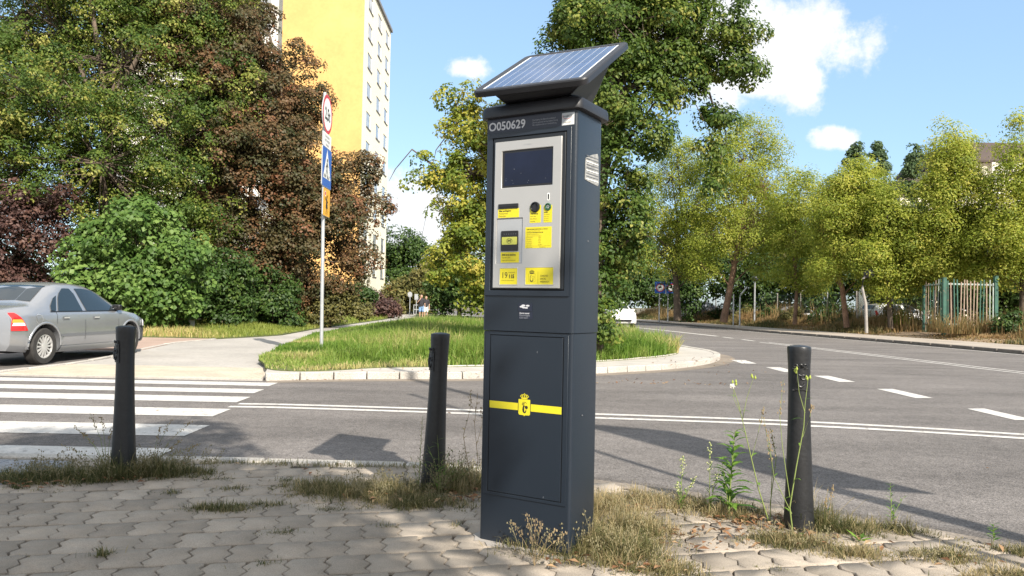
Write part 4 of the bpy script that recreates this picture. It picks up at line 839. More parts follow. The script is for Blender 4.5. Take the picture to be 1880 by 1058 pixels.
# ---------------------------------------------------------------- parking machine
def parking_machine():
    th = -.5383; W, D = .4786, .285
    cx, sx = math.cos(th), math.sin(th)
    # the empty stands at the middle of the base; u runs along the front, v into the cabinet
    org = (-.1339+cx*W/2-sx*D/2, 3.6887+sx*W/2+cx*D/2, 0)
    o = empty('parking_machine', org, th, 'dark blue grey parking ticket machine with tilted solar panel and steel front', 'parking machine')
    Q = lambda u, v, z: (u-W/2, v-D/2, z)
    def front(v): return lambda u, z: Q(u, v, z)
    def rsec(u0, u1, v0, v1, rf, rb, z, n=5):
        pts = []
        for a, b, a0, r_ in ((u1-rb, v1-rb, 0, rb), (u0+rb, v1-rb, 90, rb), (u0+rf, v0+rf, 180, rf), (u1-rf, v0+rf, 270, rf)):
            pts += arc((a, b), r_, a0, a0+90, n)
        return [Q(x, y, z) for x, y in pts]
    # lower cabinet and upper housing
    mb = MB(); mb.loft([rsec(0, W, 0, D, .014, .04, z) for z in (.0, .993)]); mb.build('lower_cabinet', M['cab'], o, smooth=.5)
    e = .0045
    mb = MB(); mb.loft([rsec(-e, W+e, -e, D+e, .020, .045, z) for z in (.996, 1.0)]+[rsec(-e, W+e, -e, D+e, .020, .045, 2.012)]); up_ = mb.build('upper_housing', M['cab'], o, smooth=.5)
    # mortar footing
    mb = MB(); pts = []
    for k in range(28):
        a = 2*math.pi*k/28; u = W/2+(W/2+.05+random.uniform(-.02, .02))*math.copysign(abs(math.cos(a))**.45, math.cos(a)); v = D/2+(D/2+.05+random.uniform(-.02, .02))*math.copysign(abs(math.sin(a))**.45, math.sin(a)); pts.append((u, v))
    mb.loft([[Q(u, v, -.01) for u, v in pts], [Q(u, v, .004) for u, v in pts]]); mb.build('footing', M['concrete'], o)

    def ring(mb, a, b, v0, v1, mi=0):
        """rectangular frame between outer a and inner b = (u0,u1,z0,z1), from depth v1 to face v0"""
        def rc(r_, v): return [Q(r_[0], v, r_[2]), Q(r_[1], v, r_[2]), Q(r_[1], v, r_[3]), Q(r_[0], v, r_[3])]
        vs_ = rc(a, v1)+rc(a, v0)+rc(b, v0)+rc(b, v1)
        fs = []
        for l in range(3):
            for k in range(4): fs.append((l*4+k, l*4+(k+1) % 4, (l+1)*4+(k+1) % 4, (l+1)*4+k))
        mb.add(vs_, fs, mi)
    def plate(mb, r_, v0, v1, rad=.004, mi=0):
        ps = rrect(r_[0], r_[1], r_[2], r_[3], rad); mb.loft([[Q(u, v1, z) for u, z in ps], [Q(u, v0, z) for u, z in ps]], True, mi)
    # service door below
    vf = 0
    mb = MB(); ring(mb, (.020, .459, .222, .985), (.0425, .4355, .2355, .9765), -.004, .001); mb.build('door_frame', M['cab'], o, bevel=.0015)
    mb = MB(); mb.poly([Q(.040, -.0008, .233), Q(.438, -.0008, .233), Q(.438, -.0008, .979), Q(.040, -.0008, .979)]); mb.build('door_gap', M['gap'], o)
    mb = MB(); plate(mb, (.0472, .4306, .2395, .9725), -.0042, .0, .003); door = mb.build('service_door', M['cab'], o, bevel=.0012)
    vb = -.0050
    mb = MB()
    for u0, u1 in ((.0476, .2035), (.2715, .4302)): mb.poly([Q(u0, vb, .6305), Q(u1, vb, .6305), Q(u1, vb, .6637), Q(u0, vb, .6637)])
    mb.build('yellow_band', M['sticker'], door)
    mb = MB(); cc = (.2375, .647)
    mb.poly([Q(u, vb, z) for u, z in shield_pts(cc, .062, .072)], 0)
    crown(mb, (cc[0], cc[1]+.050), .048, .026, front(vb), 0)
    emblem(mb, (cc[0], cc[1]-.002), .068, front(vb-.0005), 1)
    mb.build('crest', [M['sticker'], M['ink']], door)
    for (u, z) in ((.30, .90), (.345, .245)): mb = MB(); ribbon(mb, [(u, z), (u+.001, z+.008)], .0015, front(vb)); mb.build('scratch', M['print_dim'], door)
    # coin return on the housing
    ve = -e
    mb = MB(); plate(mb, (.1965, .2695, 1.090, 1.1275), ve-.003, ve, .002); cr = mb.build('coin_label', M['navy'], o)
    mb = MB()
    for a, b, r1 in ((.214, 1.111, .010), (.224, 1.1165, .011), (.247, 1.116, .010), (.240, 1.106, .009), (.226, 1.107, .009)): disc(mb, (a, b), r1, front(ve-.0036-.0001*a), 14, 0, r1*.42)
    mb.build('coin_symbol', M['offwhite'], cr)
    mb = MB(); plate(mb, (.1985, .273, 1.054, 1.0875), ve-.0012, ve, .001); lb = mb.build('coin_sticker', M['navy'], o)
    for k, t in enumerate(('Zwrot monet', 'Münzrückgabe', 'Coin return')):
        text_mesh(t, .0105, M['offwhite' if k == 0 else 'print_dim'], lb, lambda u, w, k=k: Q(.203+u*.9, ve-.0018, 1.0775-k*.0105+w), bold=.0 if k else .0003)
    # upper front: raised frame, gap, dark door, steel fascia
    mb = MB(); ring(mb, (.011, .4585, 1.160, 1.928), (.0385, .4345, 1.186, 1.911), ve-.006, ve+.001); mb.build('fascia_frame', M['cab'], o, bevel=.002)
    mb = MB(); mb.poly([Q(.0375, ve-.0006, 1.185), Q(.4355, ve-.0006, 1.185), Q(.4355, ve-.0006, 1.912), Q(.0375, ve-.0006, 1.912)]); mb.build('fascia_gap', M['gap'], o)
    mb = MB(); plate(mb, (.0445, .4300, 1.191, 1.906), ve-.005, ve, .003); mb.build('fascia_door', M['cab_dark'], o, bevel=.002)
    vs1 = ve-.013
    # steel plate with openings: built as bands round the screen and card bay
    mb = MB()
    U0, U1, Z0, Z1 = .0575, .4145, 1.1965, 1.8885; SU0, SU1, SZ0, SZ1 = .0975, .3685, 1.669, 1.843
    PU0, PU1, PZ0, PZ1 = .0745, .2155, 1.3125, 1.5235
    us = sorted({U0, PU0, SU0, PU1, SU1, U1}); zs = sorted({Z0, PZ0, PZ1, SZ0, SZ1, Z1})
    hole = lambda u, z: (SU0 < u < SU1 and SZ0 < z < SZ1) or (PU0 < u < PU1 and PZ0 < z < PZ1)
    nu = len(us); vv = [Q(u, vs1, z) for z in zs for u in us]; ff = []
    for j in range(len(zs)-1):
        for i in range(nu-1):
            if not hole((us[i]+us[i+1])/2, (zs[j]+zs[j+1])/2): ff.append((j*nu+i, j*nu+i+1, (j+1)*nu+i+1, (j+1)*nu+i))
    import bmesh
    me = bpy.data.meshes.new('steel_fascia'); b = bmesh.new(); bv = [b.verts.new(v) for v in vv]
    for f in ff: b.faces.new([bv[i] for i in f])
    r_ = bmesh.ops.extrude_face_region(b, geom=list(b.faces)); bmesh.ops.translate(b, verts=[g for g in r_['geom'] if isinstance(g, bmesh.types.BMVert)], vec=(0, .0085, 0))
    loose = [v for v in b.verts if not v.link_faces]; bmesh.ops.delete(b, geom=loose, context='VERTS')
    bmesh.ops.recalc_face_normals(b, faces=b.faces); b.to_mesh(me); b.free()
    fas = link('steel_fascia', me, M['steel'], o); md = fas.modifiers.new('bevel', 'BEVEL'); md.width = .003; md.segments = 3; md.limit_method = 'ANGLE'; md.angle_limit = .6
    me.shade_smooth(); me.set_sharp_from_angle(angle=.5)
    mb = MB(); plate(mb, (SU0+.001, SU1-.001, SZ0+.001, SZ1-.001), vs1+.0055, vs1+.008, .002); scr = mb.build('screen_bezel', M['black'], o)
    mb = MB(); mb.poly([Q(SU0+.012, vs1+.0048, SZ0+.010), Q(SU1-.004, vs1+.0048, SZ0+.010), Q(SU1-.004, vs1+.0048, SZ1-.010), Q(SU0+.012, vs1+.0048, SZ1-.010)]); mb.build('display', M['screen'], scr)
    mb = MB()
    for _ in range(9):
        uu, z_ = random.uniform(SU0+.02, SU1-.02), random.uniform(SZ0+.015, SZ0+.08) if random.random() < .7 else random.uniform(SZ0+.02, SZ1-.02); disc(mb, (uu, z_), random.uniform(.0006, .0016), front(vs1+.0044), 6)
    mb.build('dust', M['print_dim'], scr)['kind'] = 'stuff'
    text_mesh('FLOWBIRD', .0085, M['plate_back'], fas, lambda u, w: Q(.215+u, vs1-.0006, 1.862+w))
    # card bay
    mb = MB(); plate(mb, (PU0+.001, PU1-.001, PZ0+.001, PZ1-.001), vs1+.004, vs1+.008, .004); bay = mb.build('card_bay', M['steel2'], o)
    vb2 = vs1+.004
    mb = MB(); plate(mb, (.1000, .1935, 1.371, 1.4655), vb2-.004, vb2, .004); rd = mb.build('card_reader', M['black'], o, bevel=.001)
    mb = MB(); plate(mb, (.1060, .1885, 1.4005, 1.4365), vb2-.0052, vb2-.004, .003); pad = mb.build('contactless_pad', mat('pad_yellow', (.55, .56, .10), .4), rd)
    mb = MB(); fp = front(vb2-.0060); cp = (.1475, 1.4185)
    ribbon(mb, arc(cp, .0150, 0, 360, 28, .0115), .0011, fp)
    for r1 in (.004, .0075, .011): ribbon(mb, arc((cp[0]-.003, cp[1]), r1, -42, 42, 8), .0017, fp)
    ribbon(mb, [(cp[0]-.010, cp[1]-.004), (cp[0]-.003, cp[1]-.001), (cp[0]-.003, cp[1]+.003), (cp[0]-.010, cp[1]+.004)], .003, fp)
    mb.build('contactless_symbol', M['ink'], rd)
    mb = MB()
    for k in range(6): disc(mb, (.118+k*.0125, 1.450), .0022, front(vb2-.0046), 8)
    mb.build('reader_led', M['trim'], rd)
    def sticker(name, r_, v, parent, lines, size, u0=.006, top=.014, lead=None, cols=None, rad=.002):
        mb = MB(); plate(mb, r_, v-.0008, v, rad); s = mb.build(name, M['sticker'], parent)
        for k, t in enumerate(lines):
            if t: text_mesh(t, size if k == 0 else size*.9, M['ink' if k == 0 else 'ink_soft'], s, lambda u, w, k=k: Q(r_[0]+u0+u*.85, v-.0013, r_[3]-top-k*(lead or size*1.35)+w), bold=.0003 if k == 0 else 0)
        return s
    sticker('card_sticker', (.0985, .1985, 1.316, 1.3655), vb2, o, ('Zbliż kartę płatniczą', 'Tap your card', 'Legen Sie Ihre Karte an'), .0105, top=.016, lead=.0125)
    mb = MB(); plate(mb, (.0835, .1925, 1.570, 1.5925), vs1-.004, vs1, .003); tk = mb.build('ticket_slot', M['black'], o, bevel=.001)
    mb = MB(); mb.box(*[x-W/2 for x in (.0885, .1885)], vs1-.0046-D/2, vs1-.004-D/2, 1.5755, 1.5795); mb.build('slot_opening', M['gap'], tk)
    sticker('ticket_sticker', (.0820, .1965, 1.5275, 1.5695), vs1, o, ('Bilet parkingowy', 'Parking ticket', 'Parkschein'), .0115, top=.0135, lead=.0118)
    sticker('coin_sticker', (.2545, .3125, 1.4975, 1.5790), vs1, o, ('Włóż monety', 'Insert coins', 'Bitte Münzen', 'einwerfen'), .0082, u0=.004, top=.042, lead=.0115)
    sticker('button_sticker', (.3270, .3705, 1.4970, 1.5760), vs1, o, ('Naciśnij,', 'aby rozpocząć', 'Push to start', 'Zum Starten', 'hier drücken'), .0062, u0=.003, top=.034, lead=.0095)
    def dial(name, c, r_, m1, dpt):
        mb = MB(); n = 24
        mb.loft([[Q(c[0]+q*math.cos(2*math.pi*k/n), v, c[1]+q*math.sin(2*math.pi*k/n)) for k in range(n)] for q, v in ((r_, vs1), (r_, vs1-dpt), (r_*.8, vs1-dpt-.002), (r_*.72, vs1-dpt*.3))])
        return mb.build(name, m1, o, smooth=.6)
    cs = dial('coin_slot', (.2830, 1.5700), .0245, M['black'], .006)
    mb = MB(); mb.box(.287-W/2, .2905-W/2, vs1-.0030-D/2, vs1-.0018-D/2, 1.556, 1.588); mb.build('slot_opening', M['gap'], cs)
    bt = dial('start_button', (.3495, 1.5685), .0170, M['green_led'], .004)
    mb = MB(); fp = front(vs1-.0030); ribbon(mb, arc((.3495, 1.5685), .0058, -235, 55, 18), .0016, fp); ribbon(mb, [(.3495, 1.5690), (.3495, 1.5775)], .0016, fp); mb.build('button_symbol', M['offwhite'], bt)
    mb = MB(); plate(mb, (.3440, .3560, 1.597, 1.632), vs1-.0012, vs1, .005); ey = mb.build('slit_surround', M['white'], o)
    mb = MB(); plate(mb, (.3480, .3540, 1.602, 1.627), vs1-.0018, vs1-.001, .0025); mb.build('slit', M['gap'], ey)
    # tariff sticker
    ts = sticker('tariff_sticker', (.2330, .3700, 1.3815, 1.4785), vs1, o, (), .006)
    rows = [('STREFA PŁATNEGO PARKOWANIA m.st. Warszawa', .0056, 0), ('w dni robocze od poniedziałku do piątku', .0048, 1), ('W dni robocze / Paid parking hours 8.00-18.00', .0052, 0), ('Obowiązuje w strefie płatnego parkowania', .0044, 1), ('Opłaty za parkowanie pojazdów samochodowych', .0044, 1)]
    z = 1.4665
    for t, s_, k in rows: text_mesh(t, s_, M['ink' if not k else 'ink_soft'], ts, lambda u, w, z=z: Q(.2400+u*.88, vs1-.0013, z+w), bold=.0002 if not k else 0); z -= .0075
    for a, bt_ in (('pierwsza godzina', '3,90 zł'), ('druga godzina', '4,60 zł'), ('trzecia godzina', '5,50 zł'), ('czwarta godzina', '3,90 zł'), ('opłata dzienna', 'do 3,90 zł')):
        text_mesh(a, .0052, M['ink_soft'], ts, lambda u, w, z=z: Q(.2400+u*.9, vs1-.0013, z+w)); text_mesh(bt_, .0058, M['ink'], ts, lambda u, w, z=z: Q(.3020+u*.9, vs1-.0013, z+w)); z -= .0085
    mb = MB(); ribbon(mb, [(.239, z+.0045), (.365, z+.0045)], .0006, front(vs1-.0013)); mb.build('rule', M['ink'], ts)
    text_mesh('Opłata minimalna', .005, M['ink_soft'], ts, lambda u, w: Q(.2400+u*.9, vs1-.0013, z-.003+w)); text_mesh('Pn Wt Śr Cz Pt', .0055, M['ink'], ts, lambda u, w: Q(.3080+u*.9, vs1-.0013, z-.003+w))
    # city hotline and road authority plates, set into the steel
    def inset(name, r_):
        mb = MB(); ring(mb, (r_[0]-.003, r_[1]+.003, r_[2]-.003, r_[3]+.003), r_, vs1-.0018, vs1+.001); mb.build(name+'_rim', M['steel'], o, bevel=.001)
        mb = MB(); plate(mb, r_, vs1-.0009, vs1, .002); return mb.build(name, M['sticker'], o)
    h = inset('hotline_plate', (.0985, .1935, 1.214, 1.289)); v3 = vs1-.0014
    text_mesh('19', .040, M['ink'], h, lambda u, w: Q(.107+u*.88, v3, 1.2435+w)); text_mesh('115', .0235, M['ink'], h, lambda u, w: Q(.1475+u*.86, v3, 1.2435+w), bold=.0011)
    text_mesh('WARSZAWA', .0072, M['ink_soft'], h, lambda u, w: Q(.145+u*.9, v3, 1.2665+w)); text_mesh('warszawskie centrum kontaktu', .0058, M['ink_soft'], h, lambda u, w: Q(.1065+u*.98, v3, 1.2310+w))
    zp = inset('authority_plate', (.2375, .3825, 1.214, 1.2915)); fz = front(v3)
    mb = MB(); crown(mb, (.272, 1.2715), .028, .018, fz, 0); ribbon(mb, [(u, z_) for u, z_ in shield_pts((.272, 1.245), .034, .038)]+[shield_pts((.272, 1.245), .034, .038)[0]], .0007, fz)
    ribbon(mb, arc((.271, 1.236), .0075, 175, 375, 12), .004, fz); ribbon(mb, [(.2635, 1.2365), (.2640, 1.252), (.270, 1.258)], .0025, fz); ribbon(mb, arc((.2785, 1.2475), .0055, 0, 360, 16), .001, fz)
    ribbon(mb, [(.3040, 1.217), (.3040, 1.273)], .0007, fz); mb.build('crest', M['ink'], zp)
    for k, t in enumerate(('ZARZĄD', 'DRÓG', 'MIEJSKICH')): text_mesh(t, .0115, M['ink'], zp, lambda u, w, k=k: Q(.316+u*.88, v3, 1.2500-k*.0135+w))
    # number strip under the cap
    mb = MB(); plate(mb, (.004, .402, 1.936, 2.008), ve-.0010, ve, .001); ns = mb.build('number_strip', M['navy'], o)
    text_mesh('O050629', .056, M['offwhite'], ns, lambda u, w: Q(.012+u*.985, ve-.0016, 1.9485+w), bold=.0012, squash=.965)
    for k, t in enumerate(('Zapraszamy do płatności mobilnych', 'Oprócz gotówki można zapłacić kartą', 'Wir empfehlen Sie zur Handyzahlung')):
        text_mesh(t, .0108, M['print_dim'], ns, lambda u, w, k=k: Q(.252+u*.78, ve-.0016, 1.9735-k*.0115+w))
    mb = MB(); plate(mb, (.4055, .4690, 1.936, 1.993), ve-.0010, ve, .002, 0); fn2 = front(ve-.0014)
    mb.poly([fn2(.407, 1.938), fn2(.4675, 1.938), fn2(.4675, 1.984)], 1); mp = mb.build('payment_sticker', [M['plate_back'], M['white']], o)
    text_mesh('moBILET', .0125, M['ink'], mp, lambda u, w: Q(.4125+u*.98, ve-.0019, 1.9735+w)); mb = MB(); ribbon(mb, arc((.434, 1.9765), .0245, 150, 345, 16, .0115), .0012, front(ve-.0019)); mb.build('swoosh', M['red'], mp)
    text_mesh('+ SKYCASH', .0080, M['ink_soft'], mp, lambda u, w: Q(.4125+u*.98, ve-.0019, 1.9465+w))
    # cap
    mb = MB(); a = .029
    def cs_(gr, z, rf=.05): return rsec(-gr, W+gr, -gr, D+gr, max(rf, .01), max(rf, .01), z)
    mb.loft([cs_(-.004, 2.004, .03), cs_(.020, 2.004, .045), cs_(a-.001, 2.008, .04), cs_(a, 2.013, .04), cs_(a-.002, 2.048, .04), cs_(a-.007, 2.058, .038), cs_(a-.022, 2.066, .034), cs_(-.02, 2.080, .03)])
    mb.build('cap', M['cap_black'], o, smooth=.55)
    # torn notice on the right side, screws
    mb = MB(); sd_ = lambda v, z, k=.0015: Q(W+e+k, v, z)
    out = [(.082, 1.700), (.084, 1.772), (.088, 1.800), (.150, 1.824), (.212, 1.840), (.226, 1.826), (.228, 1.765), (.231, 1.700), (.226, 1.688), (.150, 1.693)]
    mb.loft([[sd_(v, z, .0003) for v, z in out], [sd_(v, z, .0022+.0012*math.sin(i*2.1)) for i, (v, z) in enumerate(out)]], True, 0)
    for k in range(9):
        z = 1.703+k*.0135; mb.add([sd_(.09, z, .0042), sd_(.222, z+.002, .0042), sd_(.222, z+.0055, .0042), sd_(.09, z+.0035, .0042)], [(0, 1, 2, 3)], 1 if k % 3 else 2)
    mb.build('torn_notice', [M['paper'], M['trim'], M['white']], o)
    for v, z in ((.13, 1.42), (.10, .62)):
        mb = MB(); mb.loft([[sd_(v+q*math.cos(t), z+q*math.sin(t), k) for t in [i*math.pi/4 for i in range(8)]] for q, k in ((.0035, 0), (.0022, .002))]); mb.build('rivet', M['trim'], o)
    # solar panel on its wedge neck (world pose recovered for its centre)
    pc = Vector((.176, 3.679, 2.273)); yaw, tl, PW, PL = -.466, .536, .569, .672
    inv = (Matrix.Translation(Vector(org)) @ Matrix.Rotation(th, 4, 'Z')).inverted()
    A = Vector((math.cos(yaw), math.sin(yaw), 0)); B = Vector((-math.sin(yaw)*math.cos(tl), math.cos(yaw)*math.cos(tl), math.sin(tl))); Nn = A.cross(B)
    P = lambda a, b, c=0: inv @ (pc+A*a+B*b+Nn*c)
    mb = MB(); r1 = rrect(-PW/2, PW/2, -PL/2, PL/2, .035, 5); r2 = rrect(-PW/2+.004, PW/2-.004, -PL/2+.004, PL/2-.004, .033, 5); r3 = rrect(-PW/2+.03, PW/2-.03, -PL/2+.03, PL/2-.03, .03, 5)
    ri = rrect(-PW/2+.036, PW/2-.036, -PL/2+.034, PL/2-.034, .004, 5)
    mb.loft([[P(a, b, -.038) for a, b in r3], [P(a, b, -.029) for a, b in r1], [P(a, b, -.006) for a, b in r1], [P(a, b, 0) for a, b in r2], [P(a, b, 0) for a, b in ri], [P(a, b, -.004) for a, b in ri]], True)
    pan = mb.build('solar_panel', M['cap_black'], o, smooth=.5)
    cw, cl = PW/2-.037, PL/2-.035
    mb = MB(); mb.poly([P(a, b, -.0034) for a, b in ((-cw, -cl), (cw, -cl), (cw, cl), (-cw, cl))], 1)
    n = 10; m_ = .012; st = (2*cw-2*m_)/n
    for i in range(n):
        a0 = -cw+m_+i*st+.0014; a1 = a0+st-.0028
        for b0, b1 in ((-cl+.006, -.0008), (.0008, cl-.006)): mb.poly([P(a, b, -.0028) for a, b in ((a0, b0), (a1, b0), (a1, b1), (a0, b1))], 0)
        am = (a0+a1)/2; mb.poly([P(a, b, -.0024) for a, b in ((am-.0004, -cl+.006), (am+.0004, -cl+.006), (am+.0004, cl-.006), (am-.0004, cl-.006))], 2)
    mb.build('solar_cells', [M['cell'], M['cell_line'], M['trim']], pan, fix=False)
    mb = MB()
    lo = [Vector(Q(u, v, 2.074)) for u, v in ((.10, -.002), (.43, -.002), (.43, .25), (.10, .25))]
    hi = [P(-PW*.42, -PL*.36, -.034), P(PW*.42, -PL*.36, -.034), P(PW*.40, PL*.40, -.034), P(-PW*.40, PL*.40, -.034)]
    mid = [l.lerp(h_, .3)-Vector((0, 0, .004)) for l, h_ in zip(lo, hi)]
    mb.loft([lo, mid, hi]); mb.build('panel_neck', M['cap_black'], o, bevel=.012, seg=3)
    return o
parking_machine()

# ---------------------------------------------------------------- bollards
def bollard(loc, lean, lean_dir, face, label):
    o = empty('bollard', loc, 0, label, 'bollard', 'black iron bollards along the kerb')
    H_ = .945; prof = [(.082, -.03), (.078, .0), (.0745, .06), (.068, .2), (.0605, .40), (.0555, .58), (.0535, .72), (.0548, .84), (.0585, .915), (.0592, .936), (.0568, .942), (.035, .948), (.0001, .951)]
    lx, ly = math.tan(lean)*math.cos(lean_dir), math.tan(lean)*math.sin(lean_dir)
    mb = MB(); mb.lathe(prof, 36); mb.xf(lambda x, y, z: (x+lx*z, y+ly*z, z)); mb.build('post', M['bollard'], o, smooth=.8)
    def rad(z):
        for (r0, z0), (r1, z1) in zip(prof[1:], prof[2:]):
            if z0 <= z <= z1: return r0+(r1-r0)*(z-z0)/(z1-z0)
        return .055
    def cyl(k):
        def f(u, w):
            z = .775+w; r_ = rad(z)+k; a = face+u/.057; return (r_*math.cos(a)+lx*z, r_*math.sin(a)+ly*z, z)
        return f
    # raised crest: shield plate, crown and figure all stand proud of the iron
    mb = MB(); sh_ = []
    W2, H2 = .037, .052
    grid = [[cyl(.006)(-W2+2*W2*i/10, -H2+2*H2*j/4) for i in range(11)] for j in range(5)]
    low = [[cyl(-.004)(-W2+2*W2*i/10, -H2+2*H2*j/4) for i in range(11)] for j in range(5)]
    ring_ = lambda g: g[0]+[r_[-1] for r_ in g[1:]]+g[-1][-2::-1]+[r_[0] for r_ in g[-2:0:-1]]
    a, b = ring_(grid), ring_(low); mb.loft([b, a], False)
    vs_ = [p for r_ in grid for p in r_]; mb.add(vs_, [(j*11+i, j*11+i+1, (j+1)*11+i+1, (j+1)*11+i) for j in range(4) for i in range(10)])
    def bead(pts, r_): mb.tube([cyl(.0075)(*p) for p in pts], r_, 6)
    bead([(-.012, .030), (-.016, .012), (-.015, -.010), (-.008, -.032), (.006, -.036), (.016, -.026), (.017, -.014)], [.005, .007, .0085, .007, .006, .005, .003])
    bead([(-.012, .030), (-.026, .036), (-.030, .046)], .0035); bead(arc((.013, .014), .0115, 0, 360, 12), .0038); bead([(-.008, .026), (.006, .02)], .0035)
    bead([(-W2, H2+.004), (W2, H2+.004)], .0045); bead([(-W2, -H2-.002), (W2, -H2-.002)], .0038)
    for u in (-.022, 0, .022): bead(arc((u, H2+.014), .0095, 180, 0, 6, .014), .0034)
    bead([(-.030, H2+.013), (.030, H2+.013)], .0042)
    mb.build('crest', M['bollard'], o, smooth=1.0)
    return o
bollard((-2.42, 4.86, -.01), R(.7), R(180), R(222), 'leftmost black iron bollard, in weeds beside the zebra crossing')
bollard((-.46, 4.73, -.01), R(1.6), R(0), R(205), 'black iron bollard leaning right, beside the left edge of the parking machine')
bollard((1.50, 3.98, -.01), R(.6), R(180), R(-104), 'sunlit black iron bollard with crest facing front, right of the parking machine')

# ---------------------------------------------------------------- sign post
def sign_post():
    x, y = -4.10, 16.6
    o = empty('sign_post', (x, y, .02), 0, 'galvanised sign post carrying four plates, standing in the island grass', 'sign')
    lean = .0115
    px_ = lambda z: -lean*z+.02
    mb = MB(); mb.tube([(px_(0), 0, -.05), (px_(5.62), 0, 5.62)], .038, 14); mb.build('pole', M['galv'], o, smooth=.9)
    F = lambda z0, off=.056: (lambda u, w: (px_(z0)+off, u, z0+w))       # plates face the road to the right (+x)
    def plate(name, pts, z0, m1, m2, th=.022, par=o):
        mb = MB(); f0, f1 = F(z0, .045), F(z0, .045+th)
        mb.loft([[f0(*p) for p in pts], [f1(*p) for p in pts]], True, 0); mb.poly([F(z0, .045+th+.001)(*p) for p in [(q[0]*.985, q[1]*.985) for q in pts]], 1)
        return mb.build(name, [m1, m2], par)
    off = .045+.022+.002
    zc = 5.14; c = plate('weight_limit_plate', arc((0, 0), .43, 0, 350, 35), zc, M['plate_back'], M['white'])
    mb = MB(); ribbon(mb, arc((0, 0), .385, 0, 360, 40), .075, F(zc, off)); mb.build('red_ring', M['red'], c)
    text_mesh('2,5t', .36, M['ink'], c, lambda u, w: F(zc, off)(u*.80, w-.125), align='CENTER', bold=.012)
    zt = 4.565; c = plate('text_plate', rrect(-.36, .36, -.155, .155, .03), zt, M['plate_back'], M['white'])
    for k, t in enumerate(('Nie dotyczy', 'służb miejskich', 'i dojazdu')): text_mesh(t, .088, M['ink'], c, lambda u, w, k=k: F(zt, off)(u*.85, .055-k*.088+w), align='CENTER')
    zb = 3.975; c = plate('crossing_plate', rrect(-.40, .40, -.425, .425, .04), zb, M['plate_back'], M['blue'])
    mb = MB(); f = F(zb, off); mb.poly([f(-.33, -.24), f(.33, -.24), f(0, .40)], 0); f = F(zb, off+.001)
    disc(mb, (.01, .16), .045, f, 12, 1); ribbon(mb, [(.0, .11), (-.01, -.03)], [.085, .075], f, 1)
    ribbon(mb, [(-.01, -.02), (.08, -.12), (.10, -.22), (.14, -.22)], .04, f, 1); ribbon(mb, [(-.01, -.02), (-.06, -.12), (-.13, -.21)], .04, f, 1)
    ribbon(mb, [(.0, .10), (.10, .02)], .03, f, 1); ribbon(mb, [(.0, .10), (-.09, .0)], .03, f, 1)
    for k in range(4): ribbon(mb, [(-.24+k*.14, -.225), (-.20+k*.14, -.155)], .05, F(zb, off+.0005), 1)
    mb.build('pedestrian_symbol', [M['white'], M['ink']], c)
    zy = 3.225; c = plate('yellow_plate', rrect(-.30, .30, -.30, .30, .03), zy, M['plate_back'], M['amber'])
    mb = MB(); f = F(zy, off)
    disc(mb, (.02, .10), .045, f, 12, 0); mb.poly([f(-.03, .06), f(.06, .06), f(.11, -.13), f(-.07, -.13)], 0)
    ribbon(mb, [(.0, -.12), (-.04, -.26)], .03, f, 0); ribbon(mb, [(.05, -.12), (.08, -.26)], .03, f, 0); ribbon(mb, [(.03, .05), (.13, .0)], .025, f, 0); ribbon(mb, [(-.01, .05), (-.10, .07), (-.13, .13)], .025, f, 0)
    ribbon(mb, [(.05, .12), (.09, .17)], .03, f, 0); ribbon(mb, [(-.13, .02), (-.13, .13)], .014, f, 0); disc(mb, (-.13, .18), .062, F(zy, off+.001), 14, 1); disc(mb, (-.13, .18), .044, F(zy, off+.0016), 14, 2)
    mb.build('child_symbol', [M['ink'], M['white'], M['red']], c)
    mb = MB()
    for z in (5.35, 4.95, 4.60, 4.2, 3.75, 3.35, 3.08): mb.obox((px_(z)+.02, 0, z), (.035, 0, 0), (0, .05, 0), (0, 0, .018))
    mb.build('bracket', M['galv'], o)
sign_post()

# ---------------------------------------------------------------- cars
def wheel(parent, x, y, r_, w, side, spokes=14):
    """axle along y; side -1/+1 is the outer face"""
    t = empty('wheel', (x, y, r_)); t.parent = parent
    n = 36; ax = lambda prof: [[(q*math.cos(2*math.pi*k/n), v*side, q*math.sin(2*math.pi*k/n)) for k in range(n)] for q, v in prof]
    mb = MB(); mb.loft(ax([(r_*.62, -w/2), (r_*.93, -w/2), (r_, -w*.36), (r_, w*.36), (r_*.94, w/2), (r_*.66, w/2), (r_*.64, w*.3)])); mb.build('tyre', M['tyre'], t, smooth=.6)
    mb = MB(); mb.loft(ax([(r_*.655, w*.30), (r_*.655, w*.47), (r_*.60, w*.47), (r_*.58, w*.30), (.001, w*.26)]), False)
    for k in range(spokes):
        a = 2*math.pi*k/spokes; d = Vector((math.cos(a), 0, math.sin(a))); p = Vector((-math.sin(a), 0, math.cos(a)))
        mb.obox(d*r_*.38+Vector((0, side*w*.40, 0)), d*r_*.22, Vector((0, w*.05, 0)), p*r_*.045)
    mb.loft(ax([(r_*.2, w*.28), (r_*.2, w*.46), (r_*.08, w*.48), (.001, w*.48)]), False)
    mb.build('rim', M['rim'], t, smooth=.6)
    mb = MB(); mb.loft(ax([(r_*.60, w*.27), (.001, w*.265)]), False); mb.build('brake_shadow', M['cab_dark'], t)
    return t

